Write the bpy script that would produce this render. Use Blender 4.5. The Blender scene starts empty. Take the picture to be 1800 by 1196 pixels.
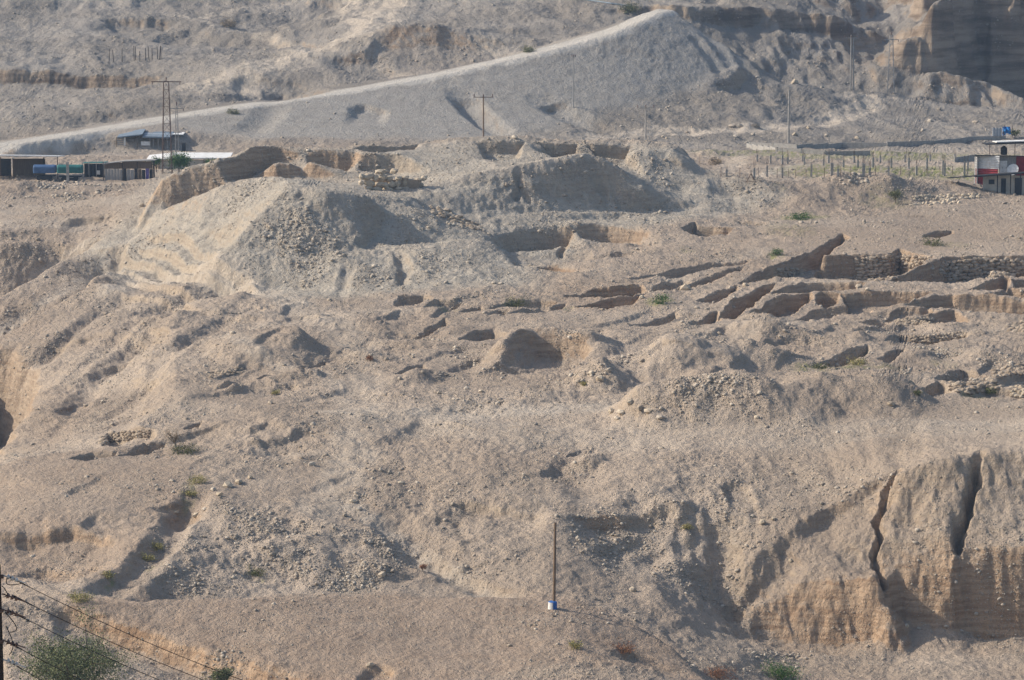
import bpy, bmesh, math, random
import numpy as np
from mathutils import Vector, Matrix, geometry as mgeo

random.seed(7)
RNG = np.random.default_rng(11)
SC = bpy.context.scene
COL = SC.collection

# ------------------------------------------------------------------ camera
CAM_H = 60.5                      # metres above the foot of the foreground pole
TILT = math.radians(8.05)
FPX = 6000.0                      # focal length in pixels of an 1800 px wide frame
cam_data = bpy.data.cameras.new("camera")
cam_data.sensor_width = 36.0
cam_data.lens = FPX / 1800.0 * 36.0
cam_data.clip_start = 1.0
cam_data.clip_end = 6000.0
cam = bpy.data.objects.new("camera", cam_data)
COL.objects.link(cam)
cam.location = (0, 0, CAM_H)
cam.rotation_euler = (math.radians(90) - TILT, 0, 0)
SC.camera = cam

# ------------------------------------------------------------------ sky and sun
SUN_EL = math.radians(33)
SUN_DIR = Vector((-0.985, 0.12, 0)).normalized()      # horizontal direction towards the sun
sun_vec = Vector((SUN_DIR.x * math.cos(SUN_EL), SUN_DIR.y * math.cos(SUN_EL), math.sin(SUN_EL)))
world = bpy.data.worlds.new("World")
SC.world = world
world.use_nodes = True
wn = world.node_tree
bg = wn.nodes["Background"]
sky = wn.nodes.new("ShaderNodeTexSky")
sky.sky_type = 'NISHITA'
sky.sun_disc = False
sky.sun_elevation = SUN_EL
sky.sun_rotation = math.atan2(SUN_DIR.x, SUN_DIR.y)
sky.air_density = 1.0
sky.dust_density = 2.5
sky.ozone_density = 1.0
wn.links.new(sky.outputs[0], bg.inputs[0])
bg.inputs[1].default_value = 0.15
sl = bpy.data.lights.new("sun", 'SUN')
sl.energy = 4.2
sl.angle = math.radians(0.6)
sl.color = (1.0, 0.915, 0.79)
sun = bpy.data.objects.new("sun", sl)
COL.objects.link(sun)
sun.rotation_euler = sun_vec.to_track_quat('Z', 'Y').to_euler()
SC.view_settings.view_transform = 'Standard'
SC.view_settings.look = 'None'
SC.view_settings.exposure = 0.22
SC.view_settings.gamma = 1.0
SC.view_settings.use_curve_mapping = False
SC.cycles.volume_bounces = 0
SC.cycles.max_bounces = 4
SC.cycles.diffuse_bounces = 3
SC.cycles.transparent_max_bounces = 8

# ------------------------------------------------------------------ survey helpers
def zdep(py, D):
    return CAM_H - D * np.tan(TILT + np.arctan((np.asarray(py, float) - 598.0) / FPX))

def W(px, py, D):
    """the world point at depth D (world y) that the photograph shows at pixel (px, py)"""
    z = float(zdep(py, D))
    dc = D * math.cos(TILT) + (CAM_H - z) * math.sin(TILT)
    return np.array(((px - 900.0) / FPX * dc, D, z))

def noise2(x, y, seed=0):
    """smooth gradient noise, about -1..1"""
    x = np.asarray(x, np.float64); y = np.asarray(y, np.float64)
    xi = np.floor(x).astype(np.int64); yi = np.floor(y).astype(np.int64)
    xf = x - xi; yf = y - yi
    u = xf * xf * xf * (xf * (xf * 6 - 15) + 10); v = yf * yf * yf * (yf * (yf * 6 - 15) + 10)
    def g(ix, iy, dx, dy):
        h = (ix * 374761393 + iy * 668265263 + seed * 1274126177) & 0xFFFFFFFF
        h = ((h ^ (h >> 13)) * 1274126177) & 0xFFFFFFFF
        h = (h ^ (h >> 16)) & 0xFFFF
        a = h * (2 * math.pi / 65536.0)
        return np.cos(a) * dx + np.sin(a) * dy
    n00 = g(xi, yi, xf, yf); n10 = g(xi + 1, yi, xf - 1, yf)
    n01 = g(xi, yi + 1, xf, yf - 1); n11 = g(xi + 1, yi + 1, xf - 1, yf - 1)
    return 1.45 * ((n00 * (1 - u) + n10 * u) * (1 - v) + (n01 * (1 - u) + n11 * u) * v)

def fbm(x, y, octv=4, seed=0, gain=0.5, lac=2.03):
    s = 0.0; a = 1.0; f = 1.0
    for k in range(octv):
        s = s + a * noise2(x * f, y * f, seed + k * 17); a *= gain; f *= lac
    return s

def sstep(a, b, t):
    t = np.clip((t - a) / (b - a), 0, 1)
    return t * t * (3 - 2 * t)

# ------------------------------------------------------------------ large landforms: surveyed break lines
# each line is a run of (photo x, photo y, depth in metres); depth decides where in the world the point stands
BREAK = []
def bl(*pts): BREAK.append([tuple(map(float, p)) for p in pts])

# --- the tell: back rim, cut faces, front ridge, spoil cones
bl((262,352,481),(290,306,483),(335,287,484),(385,284,485),(402,281,486),(440,258,490),(480,253,494),(545,257,496),(600,260,498),(640,257,500),(700,253,503),(740,249,505),(800,241,507),(870,238,509),(930,239,511),(1000,241,512),(1080,245,513),(1150,247,514),(1189,250,514))
bl((265,345,497),(290,330,512),(402,312,514),(480,300,520),(600,300,524),(740,292,528),(870,288,532),(1000,290,534),(1150,296,534),(1260,330,530))
bl((252,369,478.5),(300,372,480),(345,366,481),(380,346,481.5),(398,326,482))
bl((402,324,484.8),(430,318,488.2),(468,308,491.2),(480,292,492.6))
bl((404,282,486.2),(438,263,489.8),(476,258,493.4))
bl((486,281,487),(540,278,488.5))
bl((478,318,486.2),(534,312,487.6)); bl((546,264,494.5),(540,285,491),(533,304,488.6),(526,312,486)); bl((632,273,493.5),(625,298,490),(605,314,486),(585,322,483))
bl((548,262,494),(625,267,495)); bl((550,312,492.6),(580,320,492.8),(608,312,493.2),(622,292,494))
bl((636,269,493),(694,268,494)); bl((640,310,491.9),(690,308,492.9))
bl((700,270,495.5),(740,264,498),(772,259,501)); bl((716,312,488),(742,318,485.5),(770,305,488))
bl((610,325,478),(650,333,477),(690,334,477),(740,326,478),(780,315,480),(830,301,482),(880,292,484.5),(920,286,486),(975,279,489),(1010,273,491),(1033,267,493),(1060,277,493),(1090,295,493),(1130,318,494),(1165,335,494),(1200,352,493.5),(1225,368,493))
bl((795,258,503),(825,268,499),(850,280,494),(880,295,487.5))
bl((845,286,497),(890,290,498),(930,286,499)); bl((885,294,490),(925,290,491)); bl((835,252,505),(890,247,507),(925,252,506))
bl((930,255,506),(958,270,502),(985,281,494))
bl((940,254,507.8),(1000,256,508.4),(1018,259,508)); bl((966,284,506.9),(1012,285,507.1)); bl((960,289,500),(1010,287,500))
bl((1024,258,508.6),(1080,259,509),(1108,264,508.8)); bl((1044,282,507),(1080,293,507),(1100,291,507.3)); bl((1050,288,502),(1080,297,501))
bl((1112,266,507.6),(1140,261,508.6),(1180,263,509),(1194,272,508)); bl((1140,318,501),(1180,332,501),(1225,352,500.5),(1285,363,501.5)); bl((1205,300,506),(1250,335,504.5),(1300,352,504))
bl((1203,258,513),(1214,278,511.5),(1232,292,510.5),(1270,306,509.5),(1300,313,508.5),(1330,333,506.5),(1364,356,503))
bl((745,366,469),(800,372,471),(900,376,476),(1000,376,482),(1060,372,486),(1110,372,489),(1170,372,491))
bl((800,345,475),(880,341,479),(940,352,481.5),(1000,345,485.5),(1050,335,489),(1110,340,490.5))
bl((1060,350,489.5),(1105,343,490),(1140,340,491.5))
bl((790,378,468),(850,380,471.5),(940,382,476),(1000,380,480),(1100,378,486)); bl((800,392,466),(860,391,469.5),(940,393,474),(1000,391,478),(1080,386,484))
# cones
bl((497,334,449),(515,331,449),(540,329,449),(580,331,449),(612,338,450),(650,343,452)); bl((610,333,463),(680,342,466),(735,346,470))
bl((497,334,449),(460,370,445),(420,410,440.5),(394,442,436))
bl((394,446,435.5),(430,482,431.5),(480,506,429),(540,514,427),(600,516,425)); bl((540,345,447.8),(535,400,441.8),(520,450,436),(505,485,431.8))
bl((385,327,472),(430,317,473),(470,314,472),(505,318,466)); bl((385,330,471),(352,372,465),(338,398,460))
bl((336,404,459),(395,440,446)); bl((395,352,478),(430,335,479),(520,322,480),(590,325,479))
bl((652,376,450),(622,425,441.5),(592,444,437))
bl((684,371,454),(702,375,454),(760,384,458),(800,394,461),(840,404,463),(868,416,463)); bl((684,377,454),(660,418,447),(645,440,442.5))
bl((560,450,437.5),(640,438,440.5),(700,434,441.5),(760,430,443.5),(830,422,446.5),(852,420,447.5),(872,426,447.5),(882,440,446),(905,466,440),(930,498,431.5))
bl((520,507,426),(600,510,425.3),(700,510,425.3),(800,502,428),(880,492,431),(930,502,429))
bl((735,352,471),(756,374,467),(790,392,465)); bl((700,434,447),(800,428,452),(850,423,456))
# the sunken pit
bl((878,416,463),(905,406,469),(945,402,472),(1003,399,474),(1060,395,476.5),(1125,400,474),(1160,407,470.5))
bl((884,442,462.4),(905,456,466.6),(960,453,470.4),(1000,449,472)); bl((908,470,452),(935,478,446))
bl((1012,412,473.2),(1030,428,473.4),(1070,442,474),(1110,438,472.4),(1122,418,472.6)); bl((1003,400,473),(1016,418,468.5),(1030,438,464),(1050,446,460.5))
bl((1050,446,460),(1100,441,462),(1135,428,466)); bl((1036,474,458.4),(1075,470,459.4),(1100,456,460.6))
bl((935,501,429.5),(1012,479,438),(1060,467,443.5),(1110,451,450.5),(1155,432,460))
bl((942,463,447),(985,462,449),(1012,471,445)); bl((938,496,445.2),(975,493,446.6),(1005,488,444))
# --- left spurs and gully
bl((245,398,482),(215,440,463),(190,462,452),(150,500,439),(100,535,435),(50,560,429),(0,588,424),(-60,620,418),(-150,670,396))
bl((215,462,466),(150,522,447),(100,565,438),(50,600,431),(0,640,424),(-100,720,415))
bl((250,378,486),(165,425,474),(120,455,465),(60,490,455),(0,522,447),(-100,580,436))
bl((0,560,462),(60,525,467),(120,488,474),(-100,640,455)); bl((0,408,482),(60,402,484),(110,405,484),(-100,440,480)); bl((0,430,476),(90,425,480))
bl((-60,602,420),(0,604,419),(25,612,415),(45,632,409),(62,652,402),(60,690,390),(42,730,376),(22,770,361),(6,806,344),(-30,845,330),(-90,900,315))
bl((-60,775,414),(-25,780,411),(0,788,404),(14,794,396),(10,800,385),(-12,808,370),(-45,835,352),(-85,870,336),(-160,940,315))
# --- right bluff above the wadi floor
bl((1300,1062,303.6),(1360,1000,306.5),(1460,955,307.5)); bl((1286,1085,301.3),(1340,1045,303.4),(1420,1016,303.8),(1490,1008,303),(1540,1012,301.8),(1552,1030,301.2))
bl((1290,1096,300.3),(1340,1113,300.9),(1400,1133,300.6),(1470,1138,300.4),(1535,1124,300),(1560,1060,300.6))
bl((1566,1030,303.2),(1568,1100,302.9)); bl((1572,1106,302.9),(1600,1110,302.8),(1640,1104,302.5),(1680,1114,302.2),(1692,1116,303.2),(1760,1128,302.8),(1900,1132,302.2),(2100,1140,302))
bl((1545,1000,305.6),(1600,1000,305),(1660,998,304.2),(1682,985,304)); bl((1694,970,305.2),(1800,965,304.6),(1900,965,304),(2100,970,304))
bl((1548,945,307.8),(1600,955,306.8),(1660,950,306),(1684,945,306)); bl((1698,945,307.2),(1800,945,306.4),(1950,945,306))
bl((1310,1010,304.6),(1400,930,310.5),(1480,880,314.5),(1530,850,315),(1556,838,315))
bl((1562,835,314),(1590,822,313.5),(1640,810,313.5),(1690,803,314),(1720,796,314.5),(1800,786,315),(1900,780,315),(2100,770,315))
bl((1552,880,311.8),(1550,910,310)); bl((1600,870,311.2),(1680,860,311.6),(1760,860,311.8),(1900,860,311.8))
bl((1110,1050,296.5),(1150,1000,302),(1190,950,307.5),(1210,900,312.5))
# --- foreground knoll, bank, wadi floor
bl((230,1062,270),(300,1052,272),(450,1049,273),(600,1049,274),(750,1049,274.5),(900,1051,274.5),(990,1060,274.2),(1060,1077,273.4),(1120,1101,272),(1180,1138,269),(1230,1176,264),(1290,1230,256))
bl((250,1076,281),(450,1076,284),(600,1074,285),(750,1074,285.5),(900,1076,286),(1000,1080,287),(1080,1105,285.5),(1150,1130,284),(1230,1180,278),(1320,1260,266))
bl((300,1047,288),(450,1043,291),(600,1038,293),(750,1038,293),(900,1042,292.5),(1000,1053,291.5),(1100,1075,290),(1200,1096,292))
bl((130,1064,268.5),(200,1086,267),(300,1120,263.5),(400,1150,259.5),(500,1176,256),(620,1204,252),(760,1240,246))
bl((120,1104,267.6),(190,1138,265.8),(285,1172,262.3),(380,1198,258.3),(480,1224,254.8),(620,1256,250))
bl((0,1120,262),(100,1130,262),(160,1160,259)); bl((0,1060,268),(60,1050,270),(120,1045,273)); bl((0,1085,266.5),(60,1078,267.5),(110,1074,268))
bl((600,1120,264),(800,1125,263.5),(1000,1130,262.5)); bl((600,1196,253),(900,1200,252),(1100,1196,253))
bl((340,872,312),(300,925,301),(250,985,290),(200,1022,283),(150,1052,277),(120,1066,274.5))
bl((0,822,331),(60,806,334),(130,792,336),(200,790,336)); bl((0,930,301),(100,930,301),(200,940,299)); bl((0,985,294),(100,985,294),(180,1000,290)); bl((100,860,316),(250,850,318))
bl((1240,880,314.5),(1262,950,310),(1270,1010,306),(1278,1060,302.5),(1250,1090,299),(1290,1122,297.5))
bl((1400,1160,295),(1600,1150,297.4),(1800,1160,295.5)); bl((1400,1200,288),(1600,1196,289),(1800,1196,289)); bl((1300,1150,289),(1350,1148,294))
# --- plateau with the cart track
bl((500,735,342),(700,728,346),(900,722,348),(1050,720,349)); bl((1000,775,336),(1200,765,336),(1400,745,338),(1600,735,340),(1800,728,341))
bl((900,880,312),(1050,870,315),(1150,850,318)); bl((1400,640,378),(1600,640,378),(1800,640,378)); bl((1500,570,407),(1800,570,407))
bl((700,950,304),(800,1000,297),(560,900,310),(600,980,299))
# --- plain behind the tell
bl((0,313,540),(150,313,540),(270,313,540)); bl((1250,350,512),(1500,350,514),(1800,345,518)); bl((1300,320,540),(1550,315,545),(1800,312,548))
bl((1250,290,570),(1500,285,580),(1800,282,585)); bl((1200,262,615),(1500,260,630),(1800,256,635)); bl((0,282,592),(150,272,600),(330,262,604)); bl((200,262,604),(330,258,606))
bl((600,262,600),(900,258,605))
# --- road embankment and hills
ROAD = [(40,252,596),(110,242,600),(160,232,606),(220,222,612),(300,208,620),(400,192,630),(500,178,640),(620,160,650),(750,138,660),(900,105,672),(1000,80,680),(1080,58,687),(1130,36,695),(1160,22,703),(1184,17,712)]
bl(*ROAD)
bl((110,236,606),(160,226,614),(300,201,629),(400,186,638),(500,172,648),(620,153,659),(750,130,669),(900,96,681),(1000,70,689),(1080,47,697),(1130,24,706),(1160,14,713))
bl((180,240,606),(300,238,607),(450,236,614),(620,243,612),(800,240,622),(900,236,630),(1000,214,646),(1100,188,660),(1200,155,676),(1290,112,690))
bl((1184,20,710),(1240,60,704),(1300,94,697)); bl((1225,142,680),(1270,122,688),(1310,104,696))
bl((1310,106,699),(1360,124,699),(1400,142,699),(1450,160,698),(1490,170,697),(1512,190,690))
bl((1100,240,640),(1300,233,650),(1400,228,655),(1480,222,662),(1512,206,676)); bl((1200,190,663),(1350,185,672),(1450,195,675))
bl((1540,168,705),(1500,200,684),(1400,226,660)); bl((1560,172,708),(1640,200,692),(1800,210,690)); bl((1540,240,655),(1700,235,662),(1800,228,668))
bl((1320,135,722),(1400,160,722),(1500,172,722),(1600,180,724),(1700,186,725),(1780,190,725),(1900,195,725))
bl((1200,50,726),(1250,75,733),(1400,102,742),(1500,118,746),(1560,132,748)); bl((1200,30,744),(1300,44,751),(1400,50,758),(1480,62,762),(1540,96,760))
bl((1200,2,747),(1300,8,754),(1400,12,761),(1470,18,765)); bl((1200,-70,790),(1330,-70,792),(1430,-60,790)); bl((1500,38,772),(1530,30,785),(1560,25,795))
bl((1490,-10,800),(1560,-20,810),(1620,-30,820)); bl((1560,62,772),(1590,30,780),(1620,-5,790))
bl((1600,132,736),(1680,152,741),(1725,180,746),(1800,186,758),(1950,186,780)); bl((1640,0,744),(1700,-30,753),(1800,-60,770),(1950,-80,795))
bl((1610,60,740),(1700,70,749),(1800,75,764)); bl((1650,-90,785),(1800,-130,805),(1950,-140,825))
bl((1590,120,737),(1660,114,735),(1720,136,732),(1752,150,730)); bl((1620,180,726),(1700,186,726.5),(1755,186,726.5))
bl((640,140,672),(900,112,684)); bl((655,62,702),(700,42,705),(760,38,706),(820,50,706),(860,78,703),(886,106,697)); bl((645,90,695),(700,122,689),(800,121,692),(880,114,694)); bl((680,90,699),(760,80,700),(830,90,701))
bl((900,92,698),(1000,68,708),(1040,62,711)); bl((700,-30,770),(850,-30,772),(960,-10,765),(1020,15,745),(1062,42,728)); bl((830,46,716),(900,62,717),(1000,65,719),(1055,54,721))
bl((640,-10,770),(690,5,757),(640,50,722),(600,72,712),(520,100,694),(430,118,684),(340,150,664))
bl((0,122,690),(120,123,690),(240,128,688),(350,118,688)); bl((0,150,688.4),(150,152,688.4),(240,151,686.6)); bl((0,225,632),(150,205,640),(330,175,652),(480,150,668))
bl((0,96,706),(150,96,706),(300,98,706)); bl((0,60,735),(180,60,738)); bl((0,18,770),(200,25,768))
bl((320,28,765),(400,48,750),(480,68,738),(560,84,722)); bl((330,75,742),(420,82,738),(520,95,715)); bl((325,30,765),(420,12,780),(520,0,790))
bl((440,60,752),(520,45,768),(600,30,778))

# the smooth ground between: heights (m) at depths D for a few bearings
KD = [240,273,300,330,360,400,425,450,475,500,540,600,640]
KU = [-1200,-400,-150,0,300,600,900,1200,1500,1800,2200,3000]
KZ = np.array([
 [-9,-9,-9,-9,-9,-9,-9,-8,-6,-2,5,8,9],
 [-9,-9,-9,-9,-9,-9,-9,-8,-6,-2,5,8,9],
 [-4,-4,-3,-6,-8,-8,-5,-1,4,8,10,10,9.5],
 [-2,0,1.2,2.2,-5,-4,-2,2,6,9.5,10.3,9.8,9.5],
 [-1.5,0,1.2,2.5,3.8,5.6,6.7,7.8,8.9,10,10.3,9.8,9.5],
 [-1,0,0.8,2.5,3.8,5.6,6.7,7.8,8.9,10,10.3,9.5,9],
 [-1,-0.2,0.8,3.0,3.9,5.6,6.7,7.8,8.9,10,10.3,9.5,9],
 [-3,-3,0.4,4.3,4.6,5.6,6.7,7.8,8.9,9.8,10,9.3,8.8],
 [-9,-9,0,5.6,5.4,5.7,6.7,7.7,8.7,9.6,9.8,9,8.5],
 [-9,-9,-2,6.0,5.5,5.7,6.7,7.7,8.7,9.6,9.8,9,8.5],
 [-9,-9,-2,6.0,5.5,5.7,6.7,7.7,8.7,9.6,9.8,9,8.5],
 [-9,-9,-2,6.0,5.5,5.7,6.7,7.7,8.7,9.6,9.8,9,8.5]], float)

S_U = 0.075                        # fan bearing -> metres at the middle distance
def dense(line, step=1.5):
    out = []
    for a, b in zip(line[:-1], line[1:]):
        A = np.array(a); B = np.array(b)
        L = math.hypot((B[0]-A[0])*S_U, B[2]-A[2]) + 0.05*abs(B[1]-A[1])
        n = max(1, int(L/step))
        for k in range(n): out.append(A + (B-A)*k/n)
    out.append(np.array(line[-1])); return out

def build_tin():
    pts = []; zz = []
    for line in BREAK:
        for p in dense(line):
            w = W(p[0], p[1], p[2])
            pts.append((w[0]/w[1]*FPX*S_U, w[1])); zz.append(w[2])
    B = np.array(pts)
    def near(q, r): return np.min((B[:,0]-q[0])**2 + (B[:,1]-q[1])**2) < r*r
    from itertools import product
    us = [-1200,-800,-400,-250,-150,-60,0,75,150,225,300,400,500,600,700,800,900,1000,1100,1200,1300,1400,1500,1600,1700,1800,1950,2200,2600,3000]
    ds = [240,252,265,280,292,304,316,330,345,360,378,395,412,425,440,455,470,485,500,520,540,560,580,600,625]
    zu = np.array([[np.interp(d, KD, KZ[i]) for d in ds] for i in range(len(KU))])
    for u, (j, d) in product(us, list(enumerate(ds))):
        q = ((u-900)*S_U, d)
        if near(q, 13.0): continue
        if 235 < u < 1370 and 428 < d < 535 and (d > 470 or u < 1180): continue
        if u > 1290 and 285 < d < 324: continue
        pts.append(q); zz.append(float(np.interp(u, KU, zu[:,j])))
    # near slope below the camera, and the hills out of sight beyond
    for u in (-1200,-400,0,500,900,1400,1800,2200,3000):
        for d, z in ((4,58.6),(30,50),(60,40),(90,29),(130,14),(170,2),(205,-6)):
            pts.append(((u-900)*S_U, d)); zz.append(z)
    for u in (-1200,-800,-400,-150,0,300,600,900,1200,1500,1800,2200,3000):
        for d, z in ((900,62),(1050,88),(1300,130)):
            pts.append(((u-900)*S_U, d)); zz.append(z)
    for u, l in ((-1200,((680,14),(750,30),(820,45))),(-500,((680,14),(750,30),(820,45))),(2200,((690,9),(725,9),(740,20),(760,45),(820,60))),(3000,((690,9),(725,9),(740,20),(760,45),(820,60)))):
        for d, z in l: pts.append(((u-900)*S_U, d)); zz.append(z)
    P = np.array(pts); Z = np.array(zz)
    key = np.round(P/0.02).astype(np.int64)
    _, idx = np.unique(key, axis=0, return_index=True)
    P = P[idx]; Z = Z[idx]
    r = mgeo.delaunay_2d_cdt([Vector((float(a), float(b))) for a, b in P], [], [], 0, 1e-6, True)
    vz = np.array([Z[o[0]] for o in r[3]]); vp = np.array([(v.x, v.y) for v in r[0]])
    return vp, vz, np.array([f for f in r[2]])

# raster of the triangulated survey: bearing x depth
GA0, GA1, GDA = -1200.0, 3000.0, 4.0
GD = np.concatenate([np.arange(4, 236, 4.0), np.arange(236, 864, 0.5), np.arange(864, 1301, 4.0)])
GA = np.arange(GA0, GA1 + 1, GDA)
def raster_tin():
    vp, vz, tris = build_tin()
    G = np.full((len(GA), len(GD)), np.nan)
    gx = (GA - 900) * S_U
    for t in tris:
        a, b, c = vp[t[0]], vp[t[1]], vp[t[2]]
        i0 = np.searchsorted(gx, min(a[0],b[0],c[0]) - 1e-6); i1 = np.searchsorted(gx, max(a[0],b[0],c[0]) + 1e-6)
        j0 = np.searchsorted(GD, min(a[1],b[1],c[1]) - 1e-6); j1 = np.searchsorted(GD, max(a[1],b[1],c[1]) + 1e-6)
        if i1 <= i0 or j1 <= j0: continue
        xs = gx[i0:i1, None]; ys = GD[None, j0:j1]
        det = (b[1]-c[1])*(a[0]-c[0]) + (c[0]-b[0])*(a[1]-c[1])
        if abs(det) < 1e-9: continue
        l1 = ((b[1]-c[1])*(xs-c[0]) + (c[0]-b[0])*(ys-c[1]))/det
        l2 = ((c[1]-a[1])*(xs-c[0]) + (a[0]-c[0])*(ys-c[1]))/det
        l3 = 1-l1-l2
        m = (l1 > -1e-6) & (l2 > -1e-6) & (l3 > -1e-6)
        zt = l1*vz[t[0]] + l2*vz[t[1]] + l3*vz[t[2]]
        sub = G[i0:i1, j0:j1]; sub[m] = zt[m]
    # fill anything outside the hull
    for i in range(len(GA)):
        r = G[i]; ok = ~np.isnan(r)
        if ok.any(): G[i] = np.interp(GD, GD[ok], r[ok])
    # a light rounding of the facets
    def blur(A, axis, n):
        for _ in range(n):
            A = 0.5*A + 0.25*(np.roll(A, 1, axis) + np.roll(A, -1, axis))
        return A
    H = G.copy()
    core = blur(blur(G, 0, 2), 1, 1)
    H[8:-8, 8:-8] = core[8:-8, 8:-8]
    return H
TIN = raster_tin()

def tin_z(x, y):
    a = x / y * FPX + 900.0
    i = np.clip((a - GA0) / GDA, 0, len(GA) - 1.001)
    j = np.clip(np.interp(y, GD, np.arange(len(GD))), 0, len(GD) - 1.001)
    i0 = i.astype(int); j0 = j.astype(int); fi = i - i0; fj = j - j0
    return (TIN[i0, j0]*(1-fi)*(1-fj) + TIN[i0+1, j0]*fi*(1-fj) + TIN[i0, j0+1]*(1-fi)*fj + TIN[i0+1, j0+1]*fi*fj)

def ray_hit(px, py, zfun, d0=236.0, d1=800.0, step=0.4):
    """first point of the ground that the pixel's sight line meets"""
    vx = (px - 900.0)/FPX; vy = -(py - 598.0)/FPX
    ct, st = math.cos(TILT), math.sin(TILT)
    d = np.array((vx, ct + vy*st, -st + vy*ct))
    Y = np.arange(d0, d1, step); t = Y / d[1]
    X = d[0]*t; Z = CAM_H + d[2]*t
    g = zfun(X, Y)
    below = np.nonzero(Z <= g)[0]
    if len(below) == 0: k = len(Y) - 1
    else: k = below[0]
    if k > 0 and len(below):
        a = Z[k-1]-g[k-1]; b = g[k]-Z[k]; f = a/(a+b) if a+b > 0 else 0
        y = Y[k-1] + f*step
    else: y = Y[k]
    t = y/d[1]
    return np.array((d[0]*t, y, CAM_H + d[2]*t))
def T(px, py): return ray_hit(px, py, tin_z)

# ------------------------------------------------------------------ smaller landforms, set on the surveyed surface
BR = []                            # (x0, x1, y0, y1, fn(x, y, z) -> z)
def add_br(pts, pad, fn):
    P = np.array(pts)[:, :2]
    BR.append((P[:,0].min()-pad, P[:,0].max()+pad, P[:,1].min()-pad, P[:,1].max()+pad, fn))
def line_dist(x, y, L):
    """distance to polyline, sign (+ on the right of travel = camera side for left-to-right lines), and run 0..1"""
    best = np.full(x.shape, 1e9); sg = np.zeros(x.shape); run = np.zeros(x.shape)
    seg = np.hypot(*(np.diff(L[:, :2], axis=0).T)); cum = np.concatenate([[0], np.cumsum(seg)]); tot = cum[-1] + 1e-9
    for k in range(len(L)-1):
        a = L[k, :2]; d = L[k+1, :2]-a; l2 = d@d + 1e-12
        t = np.clip(((x-a[0])*d[0] + (y-a[1])*d[1])/l2, 0, 1)
        ex = x-a[0]-t*d[0]; ey = y-a[1]-t*d[1]; dd = np.hypot(ex, ey)
        m = dd < best
        best = np.where(m, dd, best)
        sg = np.where(m, np.sign(d[1]*(x-a[0]) - d[0]*(y-a[1])), sg)
        run = np.where(m, (cum[k]+t*seg[k])/tot, run)
    return best, sg, run
def poly_sd(x, y, P):
    """signed distance, positive inside"""
    d = np.full(x.shape, 1e9); ins = np.zeros(x.shape, bool); n = len(P)
    for k in range(n):
        a = P[k]; b = P[(k+1) % n]; e = b-a
        t = np.clip(((x-a[0])*e[0]+(y-a[1])*e[1])/(e@e+1e-12), 0, 1)
        d = np.minimum(d, np.hypot(x-a[0]-t*e[0], y-a[1]-t*e[1]))
        c = (a[1] > y) != (b[1] > y)
        xi = a[0] + (y-a[1])*(e[0])/(e[1] if abs(e[1]) > 1e-9 else 1e-9)
        ins ^= c & (x < xi)
    return np.where(ins, d, -d)
def lift(pts): return np.array([T(*p) for p in pts])
PITS = []
def pit(pts, depth, wall=0.7, lip=0.0):
    L = lift(pts); P = L[:, :2].copy(); PITS.append(P); depth *= 0.95; wall *= 1.1
    def fn(x, y, z):
        s = poly_sd(x, y, P)
        z = z - depth*sstep(-0.1, wall, s)
        if lip: z = z + lip*np.exp(-((s+1.0)/0.8)**2)
        return z
    add_br(L, 4, fn)
def heap(px, py, h, rx, ry=None, rot=0.0, sharp=0.10, flat=0.0):
    c = T(px, py); ry = ry or rx; ca, sa = math.cos(rot), math.sin(rot)
    def fn(x, y, z):
        dx = x-c[0]; dy = y-c[1]
        r = np.hypot((dx*ca+dy*sa)/rx, (-dx*sa+dy*ca)/ry)
        r = r*(1+0.12*noise2(x/ (0.5*rx)+px, y/(0.5*rx)+py, 5))
        s = 1+sharp - np.sqrt(r*r+sharp*sharp*2)
        if flat: s = np.minimum(s, flat) + 0.25*np.maximum(s-flat, 0)
        s = np.where(s > 0, s, 0); s = np.where(s < 0.15, s*s/0.3, s-0.075)
        return z + h*s
    R = max(rx, ry)*1.35
    BR.append((c[0]-R, c[0]+R, c[1]-R, c[1]+R, fn))
def bank(pts, h, w=0.8, L=7.0, fade=0.3):
    Q = lift(pts); h *= 0.85; w *= 1.5; L *= 2.2
    def fn(x, y, z):
        d, sg, r = line_dist(x, y, Q)
        t = d*sg
        c = Q[-1, :2]-Q[0, :2]; r = ((x-Q[0,0])*c[0]+(y-Q[0,1])*c[1])/(c@c)
        f = sstep(-0.15, w, t)*(1-sstep(w, L, t))*sstep(0, fade, r)*(1-sstep(1-fade, 1, r))
        f = np.where((r <= 0) | (r >= 1), 0, f)
        return z - h*f
    add_br(Q, L+1, fn)
def ridge(pts, h, w, fade=0.12, dirx=None):
    Q = lift(pts)
    def fn(x, y, z):
        d, sg, r = line_dist(x, y, Q)
        t = d/w
        f = np.where(t < 1, (1-t*t)**2, 0)*(0.35+0.65*sstep(0, fade, r))*(0.35+0.65*(1-sstep(1-fade, 1, r)))
        return z + h*f
    add_br(Q, w+0.5, fn)
def gully(pts, h, w): ridge(pts, -h, w)

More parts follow.
